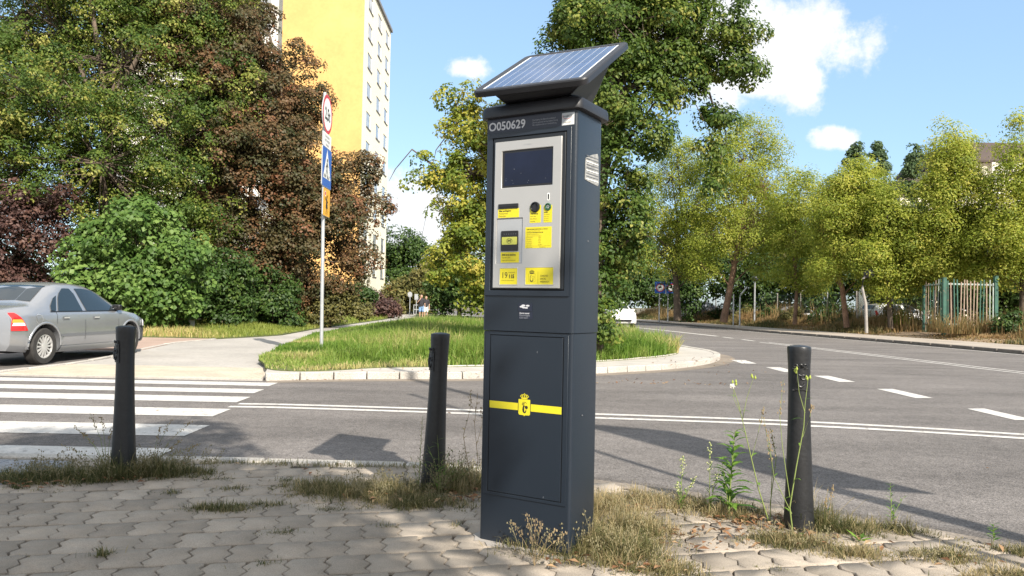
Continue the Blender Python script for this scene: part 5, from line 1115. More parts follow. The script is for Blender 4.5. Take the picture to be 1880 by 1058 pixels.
def make_car(name, label, loc, rz, paint, group=None, L_=4.25, kind='sedan', detail=True):
    """x forward; body shell lofted from cross sections"""
    o = empty(name, loc, rz, label, 'car', group); P_ = M[paint]
    hatch = kind != 'sedan'
    # stations: x, half width, sill z, belt z, roof-or-deck z, deck half width
    if not hatch:
        st = [(-2.08, .56, .36, .66, .86, .50), (-2.03, .76, .27, .82, .95, .60), (-1.80, .83, .24, .86, 1.00, .66), (-1.55, .85, .22, .88, 1.02, .67), (-1.38, .855, .20, .89, 1.06, .66), (-.98, .86, .19, .895, 1.33, .60), (-.72, .86, .19, .90, 1.405, .585), (-.3, .86, .19, .90, 1.425, .58), (.12, .86, .19, .90, 1.40, .575),
              (.45, .86, .19, .905, 1.30, .59), (.98, .855, .19, .91, 1.00, .66), (1.10, .85, .2, .90, .955, .67), (1.5, .83, .22, .85, .89, .64), (1.85, .78, .25, .74, .80, .58), (2.06, .66, .30, .62, .68, .46), (2.14, .48, .34, .52, .56, .36)]
    else:
        st = [(-2.0, .60, .40, .70, 1.0, .52), (-1.95, .78, .30, .88, 1.12, .62), (-1.75, .85, .24, .92, 1.38, .60), (-1.4, .87, .22, .94, 1.46, .60), (-.7, .875, .2, .94, 1.50, .60), (0, .875, .2, .94, 1.50, .595), (.35, .875, .2, .94, 1.42, .6), (1.0, .87, .2, .96, 1.06, .68), (1.15, .865, .2, .95, 1.02, .68), (1.6, .84, .24, .88, .93, .64), (1.9, .78, .27, .76, .82, .56), (2.08, .64, .32, .62, .68, .44)]
    secs = []
    for x, w, zs, zb, zr, wr in st:
        k = .0
        h = [(w*.90, zs), (w*.985, zs+.10), (w, zs+(zb-zs)*.55), (w*.985, zb-.05), (w*.955, zb)]
        dz = zr-zb
        up_ = [(w*.955+(wr-w*.955)*.30, zb+dz*.30), (w*.955+(wr-w*.955)*.72, zb+dz*.72), (wr, zr-dz*.06-.006), (wr*.86, zr), (wr*.45, zr+.018)]
        half = h+up_
        secs.append([(x, y, z) for y, z in half]+[(x, -y, z) for y, z in reversed(half)])
    mb = MB(); mb.loft(secs, True); body = mb.build('body', P_, o, smooth=.62)
    # wheel openings
    r_w, wb_f, wb_r = .315, 1.28, -1.30
    cut = MB()
    for x in (wb_f, wb_r): cut.loft([[(x+.375*math.cos(2*math.pi*k/28), y, r_w+.01+.375*math.sin(2*math.pi*k/28)) for k in range(28)] for y in (-1.1, 1.1)])
    co_ = cut.build('cutter', M['cab_dark']); bo = body.modifiers.new('arches', 'BOOLEAN'); bo.object = co_; bo.operation = 'DIFFERENCE'; bo.solver = 'EXACT'
    co_.parent = o
    bpy.context.view_layer.update(); bake(body); bpy.data.objects.remove(co_)
    body.data.shade_smooth(); body.data.set_sharp_from_angle(angle=.62)
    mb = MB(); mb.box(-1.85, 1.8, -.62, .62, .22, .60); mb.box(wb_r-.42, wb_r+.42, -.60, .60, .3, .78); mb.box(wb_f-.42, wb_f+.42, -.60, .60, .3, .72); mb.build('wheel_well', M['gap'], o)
    for x in (wb_r, wb_f):
        for s in (-1, 1): wheel(o, x, s*.745, r_w, .195, s)
    # side surface at height fraction, for glass and trim laid 4 mm proud
    xs = [s[0] for s in st]
    def ip(x, k): return float(np.interp(x, xs, [s[k] for s in st]))
    def surf(x, z, s, k=.004):
        w, zb, zr, wr = ip(x, 1), ip(x, 3), ip(x, 4), ip(x, 5); zs = ip(x, 2)
        ys = np.interp(z, [zs, zs+.10, zs+(zb-zs)*.55, zb-.05, zb, zb+(zr-zb)*.30, zb+(zr-zb)*.72, zb+(zr-zb)*.94-.006], [w*.90, w*.985, w, w*.985, w*.955, w*.955+(wr-w*.955)*.30, w*.955+(wr-w*.955)*.72, wr])
        return (x, s*(float(ys)+k), z)
    def side_patch(name, pts, s, m1, k=.011, par=o):
        """pts outline in x,z, split into columns so that it follows the body"""
        xs_ = [p[0] for p in pts]; x0_, x1_ = min(xs_), max(xs_); nn = 10; mb = MB(); cols = []
        for i in range(nn+1):
            x = x0_+(x1_-x0_)*(.001+.998*i/nn); zz = []
            for a, b in zip(pts, pts[1:]+pts[:1]):
                if (a[0]-x)*(b[0]-x) <= 0 and a[0] != b[0]: zz.append(a[1]+(b[1]-a[1])*(x-a[0])/(b[0]-a[0]))
            lo_, hi_ = min(zz), max(zz); cols.append([surf(x, lo_+(hi_-lo_)*j/4, s, k) for j in range(5)])
        mb.loft(cols, False, closed=False); return mb.build(name, m1, par, smooth=1.2)
    for s in (-1, 1):
        if not hatch:
            side_patch('side_window', [(-.95, .925), (-.27, .925), (-.36, 1.33), (-.60, 1.335), (-.78, 1.22)], s, M['car_glass'])
            side_patch('side_window', [(-.17, .925), (.82, .93), (.80, .965), (.30, 1.30), (-.02, 1.34), (-.26, 1.335)], s, M['car_glass'])
            side_patch('quarter_window', [(-1.12, .935), (-1.00, .925), (-.84, 1.20), (-.95, 1.15), (-1.10, 1.0)], s, M['car_glass'])
            for x, z, l in ((-.78, .795, .09), (.10, .79, .09)):
                side_patch('door_handle', [(x-l, z-.035), (x+l, z-.035), (x+l, z+.03), (x-l, z+.03)], s, M['trim'], .003)
                side_patch('handle_grip', [(x-l*.8, z-.005), (x+l*.9, z-.005), (x+l*.9, z+.022), (x-l*.8, z+.022)], s, M['rim'], .018)
            side_patch('door_strip', [(-.90, .47), (-.235, .47), (-.235, .515), (-.90, .515)], s, M['trim'], .010); side_patch('door_strip', [(-.215, .47), (.78, .47), (.78, .515), (-.215, .515)], s, M['trim'], .010)
            for pts in ([(-.228, .23), (-.218, .23), (-.218, .92), (-.228, .92)], [(.83, .25), (.84, .25), (.84, .92), (.83, .92)], [(-1.02, .70), (-1.012, .70), (-1.0, .92), (-1.01, .92)], [(-.95, .25), (-.942, .25), (-.942, .45), (-.95, .45)]): side_patch('door_seam', pts, s, M['cab_dark'], .0025)
            side_patch('sill_trim', [(-.90, .195), (.86, .195), (.86, .30), (-.90, .30)], s, M['plate_back'], .012)
            side_patch('window_rail', [(-1.15, .905), (.86, .912), (.86, .928), (-1.15, .922)], s, M['black'], .007)
            tl = side_patch('tail_light', [(-2.03, .60), (-1.73, .60), (-1.80, .74), (-1.90, .90), (-2.01, .90)], s, M['lamp_red'], .012)
            side_patch('indicator_band', [(-2.015, .735), (-1.815, .735), (-1.845, .79), (-2.01, .79)], s, M['lamp_amber'], .016, tl); side_patch('reverse_band', [(-2.015, .685), (-1.79, .685), (-1.81, .733), (-2.01, .733)], s, M['lamp_clear'], .016, tl)
            mb = MB(); c = Vector(surf(.80, .985, s, .085)); mb.obox(c, (.055, 0, 0), (0, .085, 0), (0, 0, .058)); mb.build('wing_mirror', M['black'], o, bevel=.03, seg=3)
            mb = MB(); n = 20
            c = surf(-1.46, .79, s, .003); mb.poly([(c[0]+.085*math.cos(2*math.pi*k/n), surf(c[0]+.085*math.cos(2*math.pi*k/n), c[2]+.085*math.sin(2*math.pi*k/n), s, .003)[1], c[2]+.085*math.sin(2*math.pi*k/n)) for k in range(n)]); fc = mb.build('fuel_flap', M['plate_back'], o)
            mb = MB(); mb.poly([(c[0]+.079*math.cos(2*math.pi*k/n), surf(c[0]+.079*math.cos(2*math.pi*k/n), c[2]+.079*math.sin(2*math.pi*k/n), s, .0045)[1], c[2]+.079*math.sin(2*math.pi*k/n)) for k in range(n)]); mb.build('flap_face', P_, fc)
            for x in (wb_r, wb_f):
                mb = MB(); pts = [(x+.395*math.cos(R(a)), r_w+.01+.395*math.sin(R(a))) for a in range(0, 181, 9)]
                mb.tube([surf(px, max(pz, .22), s, -.004) for px, pz in pts], .022, 8); mb.build('arch_lip', P_, o, smooth=1.0)
        else:
            side_patch('side_window', [(-1.55, 1.0), (-.2, .975), (-.3, 1.40), (-1.0, 1.41), (-1.5, 1.28)], s, M['car_glass']); side_patch('side_window', [(-.1, .975), (.85, .99), (.3, 1.37), (-.15, 1.41)], s, M['car_glass'])
            side_patch('tail_light', [(-1.96, .80), (-1.80, .82), (-1.84, 1.1), (-1.93, 1.08)], s, M['lamp_red'], .012)
            mb = MB(); c = Vector(surf(.85, 1.02, s, .09)); mb.obox(c, (.055, 0, 0), (0, .085, 0), (0, 0, .058)); mb.build('wing_mirror', P_, o, bevel=.03)
        side_patch('headlight', [(1.78, .60), (2.04, .56), (2.02, .66), (1.80, .74)], s, M['lamp_clear'], .012)
    # front and rear glass between the pillars
    def cross_glass(name, xa, xb, fr):
        mb = MB(); rows = []
        for i in range(7):
            x = xa+(xb-xa)*i/6; zb, zr, wr, w = ip(x, 3), ip(x, 4), ip(x, 5), ip(x, 1)
            rows.append([(x, y, zr+.018*(1-(abs(y)/wr))+.008) for y in np.linspace(-wr*fr, wr*fr, 9)])
        mb.loft(rows, False, closed=False); mb.build(name, M['car_glass'], o, smooth=1.2)
    if not hatch: cross_glass('rear_window', -1.34, -.88, .86); cross_glass('windscreen', .28, .96, .88)
    else: cross_glass('rear_window', -1.93, -1.76, .84); cross_glass('windscreen', .38, .98, .88)
    # bumpers and plate
    for x, nm in ((-2.10, 'rear_bumper'), (2.12, 'front_bumper')):
        sg = -1 if x < 0 else 1; mb = MB(); rows = []
        for z, k in ((.28, .0), (.34, .05), (.52, .06), (.60, .02)):
            rows.append([(x*1.0+sg*k-sg*.42*(abs(t)**2.4), t*.83, z) for t in np.linspace(-1, 1, 15)])
        rows += [[(px-sg*.25, y*.9, z) for px, y, z in r_] for r_ in (rows[-1], rows[0])]
        rows.append(rows[0]); mb.loft(rows, False, closed=False); mb.build(nm, P_, o, smooth=.9)
    mb = MB()
    if hatch: mb.box(2.12, 2.2, -.45, .45, .38, .50); mb.build('grille', M['black'], o)
    return o
make_car('parked_car', 'silver four door saloon parked at the left edge beside the zebra crossing', (-8.80, 14.70, -.078), R(90-4.5), 'car_silver')
make_car('white_car', 'white hatchback coming round the bend behind the lime tree sprouts', (5.95, 44.5, -.078), R(-84), 'car_white', kind='hatch')
gC = 'cars parked behind the far fence'
make_car('parked_car', 'white car behind the dry weeds left of the green metal fence', (21.8, 43.5, .10), R(12), 'car_white', gC, kind='hatch')
make_car('parked_car', 'pale silver car roof showing over weeds right of the leaning trunk', (20.0, 54, .0), R(-6), 'car_silver', gC)
make_car('parked_car', 'white car half hidden at the right edge of the picture', (26.4, 38.5, .12), R(70), 'car_white', gC, kind='hatch')
make_car('parked_car', 'dark grey car parked behind the fence between blue board and leaning trunk', (15.4, 62, .15), R(20), 'car_grey', gC, kind='hatch')

# ---------------------------------------------------------------- buildings
def wall(mb, org, ud, W, H, holes, depth, mi=0, nrm=None):
    """a wall of quads with openings (u0,u1,z0,z1) and their reveals"""
    org = Vector(org); ud = Vector(ud).normalized(); nrm = Vector(nrm)
    us = sorted({0, W}|{h[0] for h in holes}|{h[1] for h in holes}); zs = sorted({0, H}|{h[2] for h in holes}|{h[3] for h in holes})
    p = lambda u, z, d=0: org+ud*u+Vector((0, 0, z))-nrm*d
    for i in range(len(us)-1):
        for j in range(len(zs)-1):
            um, zm = (us[i]+us[i+1])/2, (zs[j]+zs[j+1])/2
            if any(h[0] < um < h[1] and h[2] < zm < h[3] for h in holes): continue
            mb.poly([p(us[i], zs[j]), p(us[i+1], zs[j]), p(us[i+1], zs[j+1]), p(us[i], zs[j+1])], mi)
    for u0, u1, z0, z1 in holes:
        for a, b in (((u0, z0), (u1, z0)), ((u1, z0), (u1, z1)), ((u1, z1), (u0, z1)), ((u0, z1), (u0, z0))):
            mb.poly([p(*a), p(*b), p(*b, depth), p(*a, depth)], mi)

def window(parent, org, ud, nrm, u0, u1, z0, z1, depth, mull=2):
    org = Vector(org); ud = Vector(ud).normalized(); nrm = Vector(nrm); zv = Vector((0, 0, 1))
    c = lambda u, z, d: org+ud*u+zv*z-nrm*d
    mb = MB(); t = .07; d = depth-.06
    def bar(a0, a1, b0, b1): mb.obox(c((a0+a1)/2, (b0+b1)/2, d), ud*((a1-a0)/2), nrm*.03, zv*((b1-b0)/2))
    bar(u0, u1, z0, z0+t); bar(u0, u1, z1-t, z1); bar(u0, u0+t, z0+t, z1-t); bar(u1-t, u1, z0+t, z1-t)
    for k in range(1, mull): um = u0+(u1-u0)*k/mull; bar(um-.05, um+.05, z0+t, z1-t)
    fr = mb.build('window', M['win_frame'], parent)
    mb = MB(); mb.poly([c(u0, z0, depth), c(u1, z0, depth), c(u1, z1, depth), c(u0, z1, depth)])
    if random.random() < .6:   # drawn blind or curtain behind part of the pane
        k = random.uniform(.25, .7); mb.poly([c(u0+t, z1-(z1-z0)*k, depth-.012), c(u1-t, z1-(z1-z0)*k, depth-.012), c(u1-t, z1, depth-.012), c(u0+t, z1, depth-.012)], 1)
    mb.build('pane', [M['win_glass'], M['white']], fr)
    mb = MB(); mb.obox(c((u0+u1)/2, z0-.045, -.03), ud*((u1-u0)/2+.08), nrm*.055, zv*.035); mb.build('sill', M['sill'], fr)

def tower():
    o = empty('apartment_tower', (-17.9, 77, -.05), 0, 'tall yellow and cream apartment tower with rows of white windows', 'building')
    X0, X1, Y0, Y1, H = -21-(-17.5), -13.55-(-17.5), 69.6-77, 84.4-77, 31.0
    fh = 2.78; holes = []
    for fl in range(11):
        z0 = .95+fl*fh
        for u0, u1 in ((2.0, 4.1), (7.0, 9.1), (11.6, 13.7)): holes.append((u0, u1, z0, z0+1.42))
    mb = MB(); n_ = (1, 0, 0); wall(mb, (X1, Y0, 0), (0, 1, 0), Y1-Y0, H, holes, .22, 0, n_); mb.build('window_wall', M['wall_cream'], o)
    for h in holes: window(o, (X1, Y0, 0), (0, 1, 0), n_, *h, .22, 3)
    mb = MB(); mb.poly([(X0, Y0, 0), (X1, Y0, 0), (X1, Y0, H), (X0, Y0, H)]); mb.poly([(X1, Y1, 0), (X0, Y1, 0), (X0, Y1, H), (X1, Y1, H)]); mb.build('end_wall', M['wall_yellow'], o)
    # set-back left wing
    XL = X0-17; Yb = Y0+1.6; holes = []
    for fl in range(11):
        z0 = .95+fl*fh
        for u0, u1 in ((1.2, 2.6), (4.6, 6.6), (9.2, 11.2), (13.6, 15.4)): holes.append((u0, u1, z0, z0+1.42))
    mb = MB(); n_ = (0, -1, 0); wall(mb, (XL, Yb, 0), (1, 0, 0), 17, H, holes, .2, 0, n_); mb.poly([(X0, Y0, 0), (X0, Yb, 0), (X0, Yb, H), (X0, Y0, H)]); mb.poly([(XL, Yb, 0), (XL, Y1, 0), (XL, Y1, H), (XL, Yb, H)]); mb.build('left_wing_wall', M['wall_white'], o)
    for h in holes[16:]:
        if h[0] > 4: window(o, (XL, Yb, 0), (1, 0, 0), n_, *h, .2, 2)
    mb = MB(); mb.box(X0-.15, X1+.2, Y0-.2, Y1+.2, H, H+.3); mb.box(XL-.1, X0-.15, Yb-.15, Y1+.2, H, H+.3); mb.box(X0+2, X0+5, Y0+4, Y0+9, H+.3, H+2.4); mb.build('roof', M['sill'], o)
    mb = MB(); mb.box(XL+.05, X1-.05, Y0+2.2, Y1-.4, .02, H-.1); mb.build('core', M['win_glass'], o)
    return o
tower()
def flag():
    o = empty('flag', (-13.5, 80.2, 2.3), 0, 'small white and red flag on the tower corner above the hedge', 'flag')
    mb = MB(); mb.tube([(0, 0, 0), (.75, -.5, 1.0)], .03, 6); mb.build('pole', M['galv'], o)
    a = Vector((.75, -.5, 1.0)); d = Vector((-.6, .4, -.8)).normalized()
    for k, m_ in ((0, 'flag_white'), (1, 'flag_red')):
        mb = MB(); rows = []
        for i in range(9):
            t = i/8; rows.append([a+Vector((-.25*s_, .1*s_, -.75*s_))+Vector((1.15*t, .18*math.sin(t*5), -.75*t-.05*math.sin(4*t))) for s_ in np.linspace(k*.5, k*.5+.5, 4)])
        for r_ in rows:
            for p in r_: p += Vector((0, .0, 0))
        mb.loft(rows, False, closed=False); ob = mb.build('cloth', M[m_], o, smooth=1.2); md = ob.modifiers.new('thick', 'SOLIDIFY'); md.thickness = .01
flag()

def right_block():
    o = empty('apartment_block', (60, 100, .3), 0, 'cream apartment block with brown mansard roof behind the trees at the right edge', 'building')
    # coordinates relative to the base
    def blk(x0, x1, y0, y1, H, roofh, holes, nm):
        mb = MB(); wall(mb, (x0, y0, 0), (1, 0, 0), x1-x0, H, holes, .2, 0, (0, -1, 0)); wall(mb, (x0, y1, 0), (0, -1, 0), y1-y0, H, [], .2, 0, (-1, 0, 0)); wall(mb, (x1, y0, 0), (0, 1, 0), y1-y0, H, [], .2, 0, (1, 0, 0)); mb.build(nm, M['wall_cream'], o)
        for h in holes: window(o, (x0, y0, 0), (1, 0, 0), (0, -1, 0), *h, .2, 2)
        mb = MB(); e = .6
        b_ = [(x0-e, y0-e, H), (x1+e, y0-e, H), (x1+e, y1+e, H), (x0-e, y1+e, H)]; t_ = [(x0+.9, y0+.9, H+roofh), (x1-.9, y0+.9, H+roofh), (x1-.9, y1-.9, H+roofh), (x0+.9, y1-.9, H+roofh)]
        mb.loft([[(x, y, z-.25) for x, y, z in b_], b_, t_]); mb.build('roof', M['roof_brown'], o)
        mb = MB(); mb.box(x0+.3, x1-.3, y0+.5, y1-.3, .02, H-.1); mb.build('core', M['win_glass'], o)
    hs = [(1.0+k*3.6, 2.6+k*3.6, z, z+1.5) for k in range(5) for z in (1.2, 4.1, 7.0, 9.9, 12.8, 15.7, 18.4)]
    blk(-2.5, 17, 0, 14, 20.8, 2.6, hs, 'tall_wall')
    blk(-8.6, -2.55, 2, 14, 16.8, 2.0, [(.9+k*2.6, 2.3+k*2.6, z, z+1.5) for k in range(2) for z in (1.2, 4.1, 7.0, 9.9, 12.8)], 'low_wall')
    mb = MB(); mb.box(2, 6, -.55, .05, 19.0, 20.7); mb.box(9, 13, -.55, .05, 19.0, 20.7); mb.build('loggia', M['wall_white'], o)
right_block()

# ---------------------------------------------------------------- street furniture on the far side
def far_at(y, d):
    xs = [p[0] for p in far_kerb]; ys = [p[1] for p in far_kerb]; return float(np.interp(y, ys, xs))+d
def chain_link():
    o = empty('chain_link_fence', (far_at(40, 6.2), 40, .3), 0, 'rusty green chain link fence on posts running along the far verge', 'fence')
    ys = [36.5+3.1*k for k in range(11)]; pts = [(far_at(y, 6.2)-o.location.x, y-40) for y in ys]
    for i, (x, y) in enumerate(pts):
        mb = MB(); mb.tube([(x, y, -.3), (x+random.uniform(-.06, .06), y, 1.95)], .04, 8)
        if i in (4, 7): mb.tube([(x, y, 1.95), (x+.4, y-.1, 2.35)], .035, 8)
        mb.build('post', M['concrete' if i % 3 else 'galv'], o, smooth=.9)
    mb = MB(); h = 1.75
    for (x0, y0), (x1, y1) in zip(pts, pts[1:]):
        a = Vector((x0, y0, .05)); u = Vector((x1-x0, y1-y0, 0)); Ln = u.length; u.normalize(); n = Vector((-u.y, u.x, 0)); st = .13; k = -h
        while k < Ln:
            for sgn in (0, 1):
                s0, s1 = max(k, 0), min(k+h, Ln)
                if s1 <= s0: continue
                za, zb = (s0-k, s1-k) if not sgn else (h-(s0-k), h-(s1-k))
                p, q = a+u*s0+Vector((0, 0, za)), a+u*s1+Vector((0, 0, zb)); w = .010; pr = Vector((0, 0, w))
                mb.add([p-pr, p+pr+n*.004, q+pr+n*.004, q-pr], [(0, 1, 2, 3)])
            k += st
        for z in (.1, h): mb.tube([a+Vector((0, 0, z)), a+u*Ln+Vector((0, 0, z))], .007, 4)
    mb.build('wire_mesh', M['wire'], o, fix=False)
chain_link()

def green_fence():
    A, B, C = Vector((19.1, 35.6, .3)), Vector((18.55, 33.0, .3)), Vector((20.95, 33.3, .3))
    o = empty('metal_fence', B, 0, 'weathered green metal bar fence with rusty bars standing in tall weeds', 'fence')
    A, C = A-B, C-B; B0 = Vector((0, 0, 0))
    for p, h, nm in ((A, 2.05, .065), (B0, 2.32, .075), (C, 2.45, .075)):
        mb = MB(); mb.obox(p+Vector((0, 0, h/2-.2)), (nm, 0, 0), (0, nm, 0), (0, 0, h/2+.2)); mb.obox(p+Vector((0, 0, h+.01)), (nm*1.1, 0, 0), (0, nm*1.1, 0), (0, 0, .015)); mb.build('post', M['fence_green'], o, bevel=.008)
    for p, q, n in ((A, B0, 7), (B0, C, 15)):
        d = (q-p).normalized(); nrm = Vector((-d.y, d.x, 0))
        mb = MB()
        for z in (.35, 2.08): mb.obox((p+q)/2+Vector((0, 0, z)), d*((q-p).length/2-.07), nrm*.02, Vector((0, 0, .035)))
        mb.build('rail', M['fence_pale'], o)
        for i in range(n):
            t = (i+1)/(n+1); c = p.lerp(q, t)-nrm*.035; h = 2.2+random.uniform(-.1, .12); ln = random.uniform(-.03, .03)
            mb = MB(); mb.obox(c+Vector((0, 0, h/2)), d*.024, nrm*.012, Vector((ln, 0, h/2))); mb.build('bar', M[random.choice(('fence_green', 'fence_rust', 'fence_green', 'fence_rust', 'fence_pale', 'fence_green'))], o)
green_fence()

def lamp(name, label, x, y, z0, h, globe=.26, curved=True):
    o = empty(name, (x, y, z0), 0, label, 'lamp', None)
    mb = MB()
    if curved: mb.tube([(0, 0, -.2), (-.05, 0, h*.45), (-.22, 0, h*.75), (-.20, 0, h*.93), (.0, 0, h)], [.075, .07, .06, .055, .05], 10)
    else: mb.tube([(0, 0, -.2), (0, 0, h)], [.06, .05], 10)
    mb.build('pole', M['concrete' if curved else 'galv'], o, smooth=.9)
    mb = MB(); mb.sphere((.08 if curved else 0, 0, h+globe*.3), globe, 16, 10, 0, .9); mb.build('lamp_head', M['lamp_dark'], o, smooth=1.2)
lamp('globe_lamp', 'lamp with a dark globe head on a bent pale pole by the verge', 16.85, 36.5, .3, 2.55)
lamp('street_lamp', 'thin grey lamp post with flat dark head behind the fence', 16.1, 51, .35, 2.75, .22, False)
def bent_post():
    o = empty('bent_post', (13.65, 46, .3), 0, 'pale bent steel post beside the leaning tree trunk', 'post')
    mb = MB(); mb.tube([(0, 0, -.2), (0, 0, 1.55), (.05, 0, 1.7), (.42, 0, 2.15)], .05, 8); mb.build('upright', M['galv'], o, smooth=1.0)
    mb = MB(); mb.tube([(-.3, .3, -.2), (-.3, .3, 1.7)], .04, 8); mb.build('second_upright', M['galv'], o, smooth=1.0)
bent_post()
def blue_board():
    d = 57; s = d/1412; x = (1222-940)*s; zc = CAM_H+(564.5-528)*s
    o = empty('blue_board', (x, d, .2), R(-6), 'wide blue sign board with two round white emblems behind the twin trunks', 'sign')
    w, h = 39*s/2, 21*s/2; z = zc-.2
    mb = MB(); mb.box(-w, w, -.03, .03, z-h, z+h); b_ = mb.build('board', M['blue'], o, bevel=.01)
    f = lambda k: (lambda u, ww: (u, -.032-k, z+ww))
    mb = MB()
    ribbon(mb, [(0.02, -h*.97), (.02, h*.97)], .05, f(.001), 0)
    for c in (-w*.5, w*.5):
        ribbon(mb, [(c-w*.46, -.03), (c+w*.46, -.03)], .13, f(.001), 0); disc(mb, (c, 0), .30, f(.002), 20, 1); disc(mb, (c, 0), .24, f(.003), 20, 0); disc(mb, (c, .02), .13, f(.004), 14, 2, .07)
    mb.build('emblem', [M['white'], M['red'], M['ink']], b_)
    for u in (-w*.55, w*.25): mb = MB(); mb.tube([(u, .06, -.2), (u, .06, z+h*.8)], .05, 8); mb.build('post', M['galv'], o, smooth=.9)
blue_board()
def bench(label, x, y, z, rz):
    o = empty('park_bench', (x, y, z), rz, label, 'bench')
    mb = MB()
    for k in range(3): mb.box(-.85, .85, -.22+k*.15, -.09+k*.15, .42, .46)
    mb.build('seat', M['wood'], o, bevel=.006)
    mb = MB()
    for k in range(2): mb.box(-.85, .85, .24+k*.03, .27+k*.03, .58+k*.16, .70+k*.16)
    mb.build('backrest', M['wood'], o, bevel=.006)
    for s in (-1, 1): mb = MB(); mb.box(s*.6-.04, s*.6+.04, -.2, .22, -.02, .415); mb.box(s*.6-.04, s*.6+.04, .2, .26, -.02, .9); mb.build('leg', M['concrete'], o, bevel=.008)
bench('dark wooden bench in the shade between green shrub and bronze maple', -11.55, 26.3, -.03, R(8))
def small_sign(label, x, y, h, round_):
    o = empty('small_sign', (x, y, -.03), 0, label, 'sign')
    mb = MB(); mb.tube([(0, 0, -.1), (0, 0, h)], .035, 8); mb.build('pole', M['galv'], o, smooth=.9)
    mb = MB(); pts = arc((0, 0), .2, 0, 345, 23) if round_ else rrect(-.17, .17, -.22, .22, .03); mb.loft([[(u, -.05, h-.3+w) for u, w in pts], [(u, -.07, h-.2+w) for u, w in pts]]); mb.build('plate', M['plate_back'], o)
small_sign('small round white sign on a pole at the far end of the path', -9.0, 68, 2.1, True)
small_sign('small square white sign on a pole left of the walking man', -8.55, 69, 1.9, False)
def railing():
    o = empty('railing', (-8.0, 70, -.05), 0, 'low pale metal railing behind the walking man', 'railing')
    mb = MB()
    for z in (.55, .95): mb.tube([(-.9, 0, z), (1.4, 0, z)], .035, 6)
    mb.build('rail', M['galv'], o)
    for x in (-.9, .25, 1.4): mb = MB(); mb.tube([(x, 0, -.1), (x, 0, .98)], .035, 6); mb.build('post', M['galv'], o)
railing()

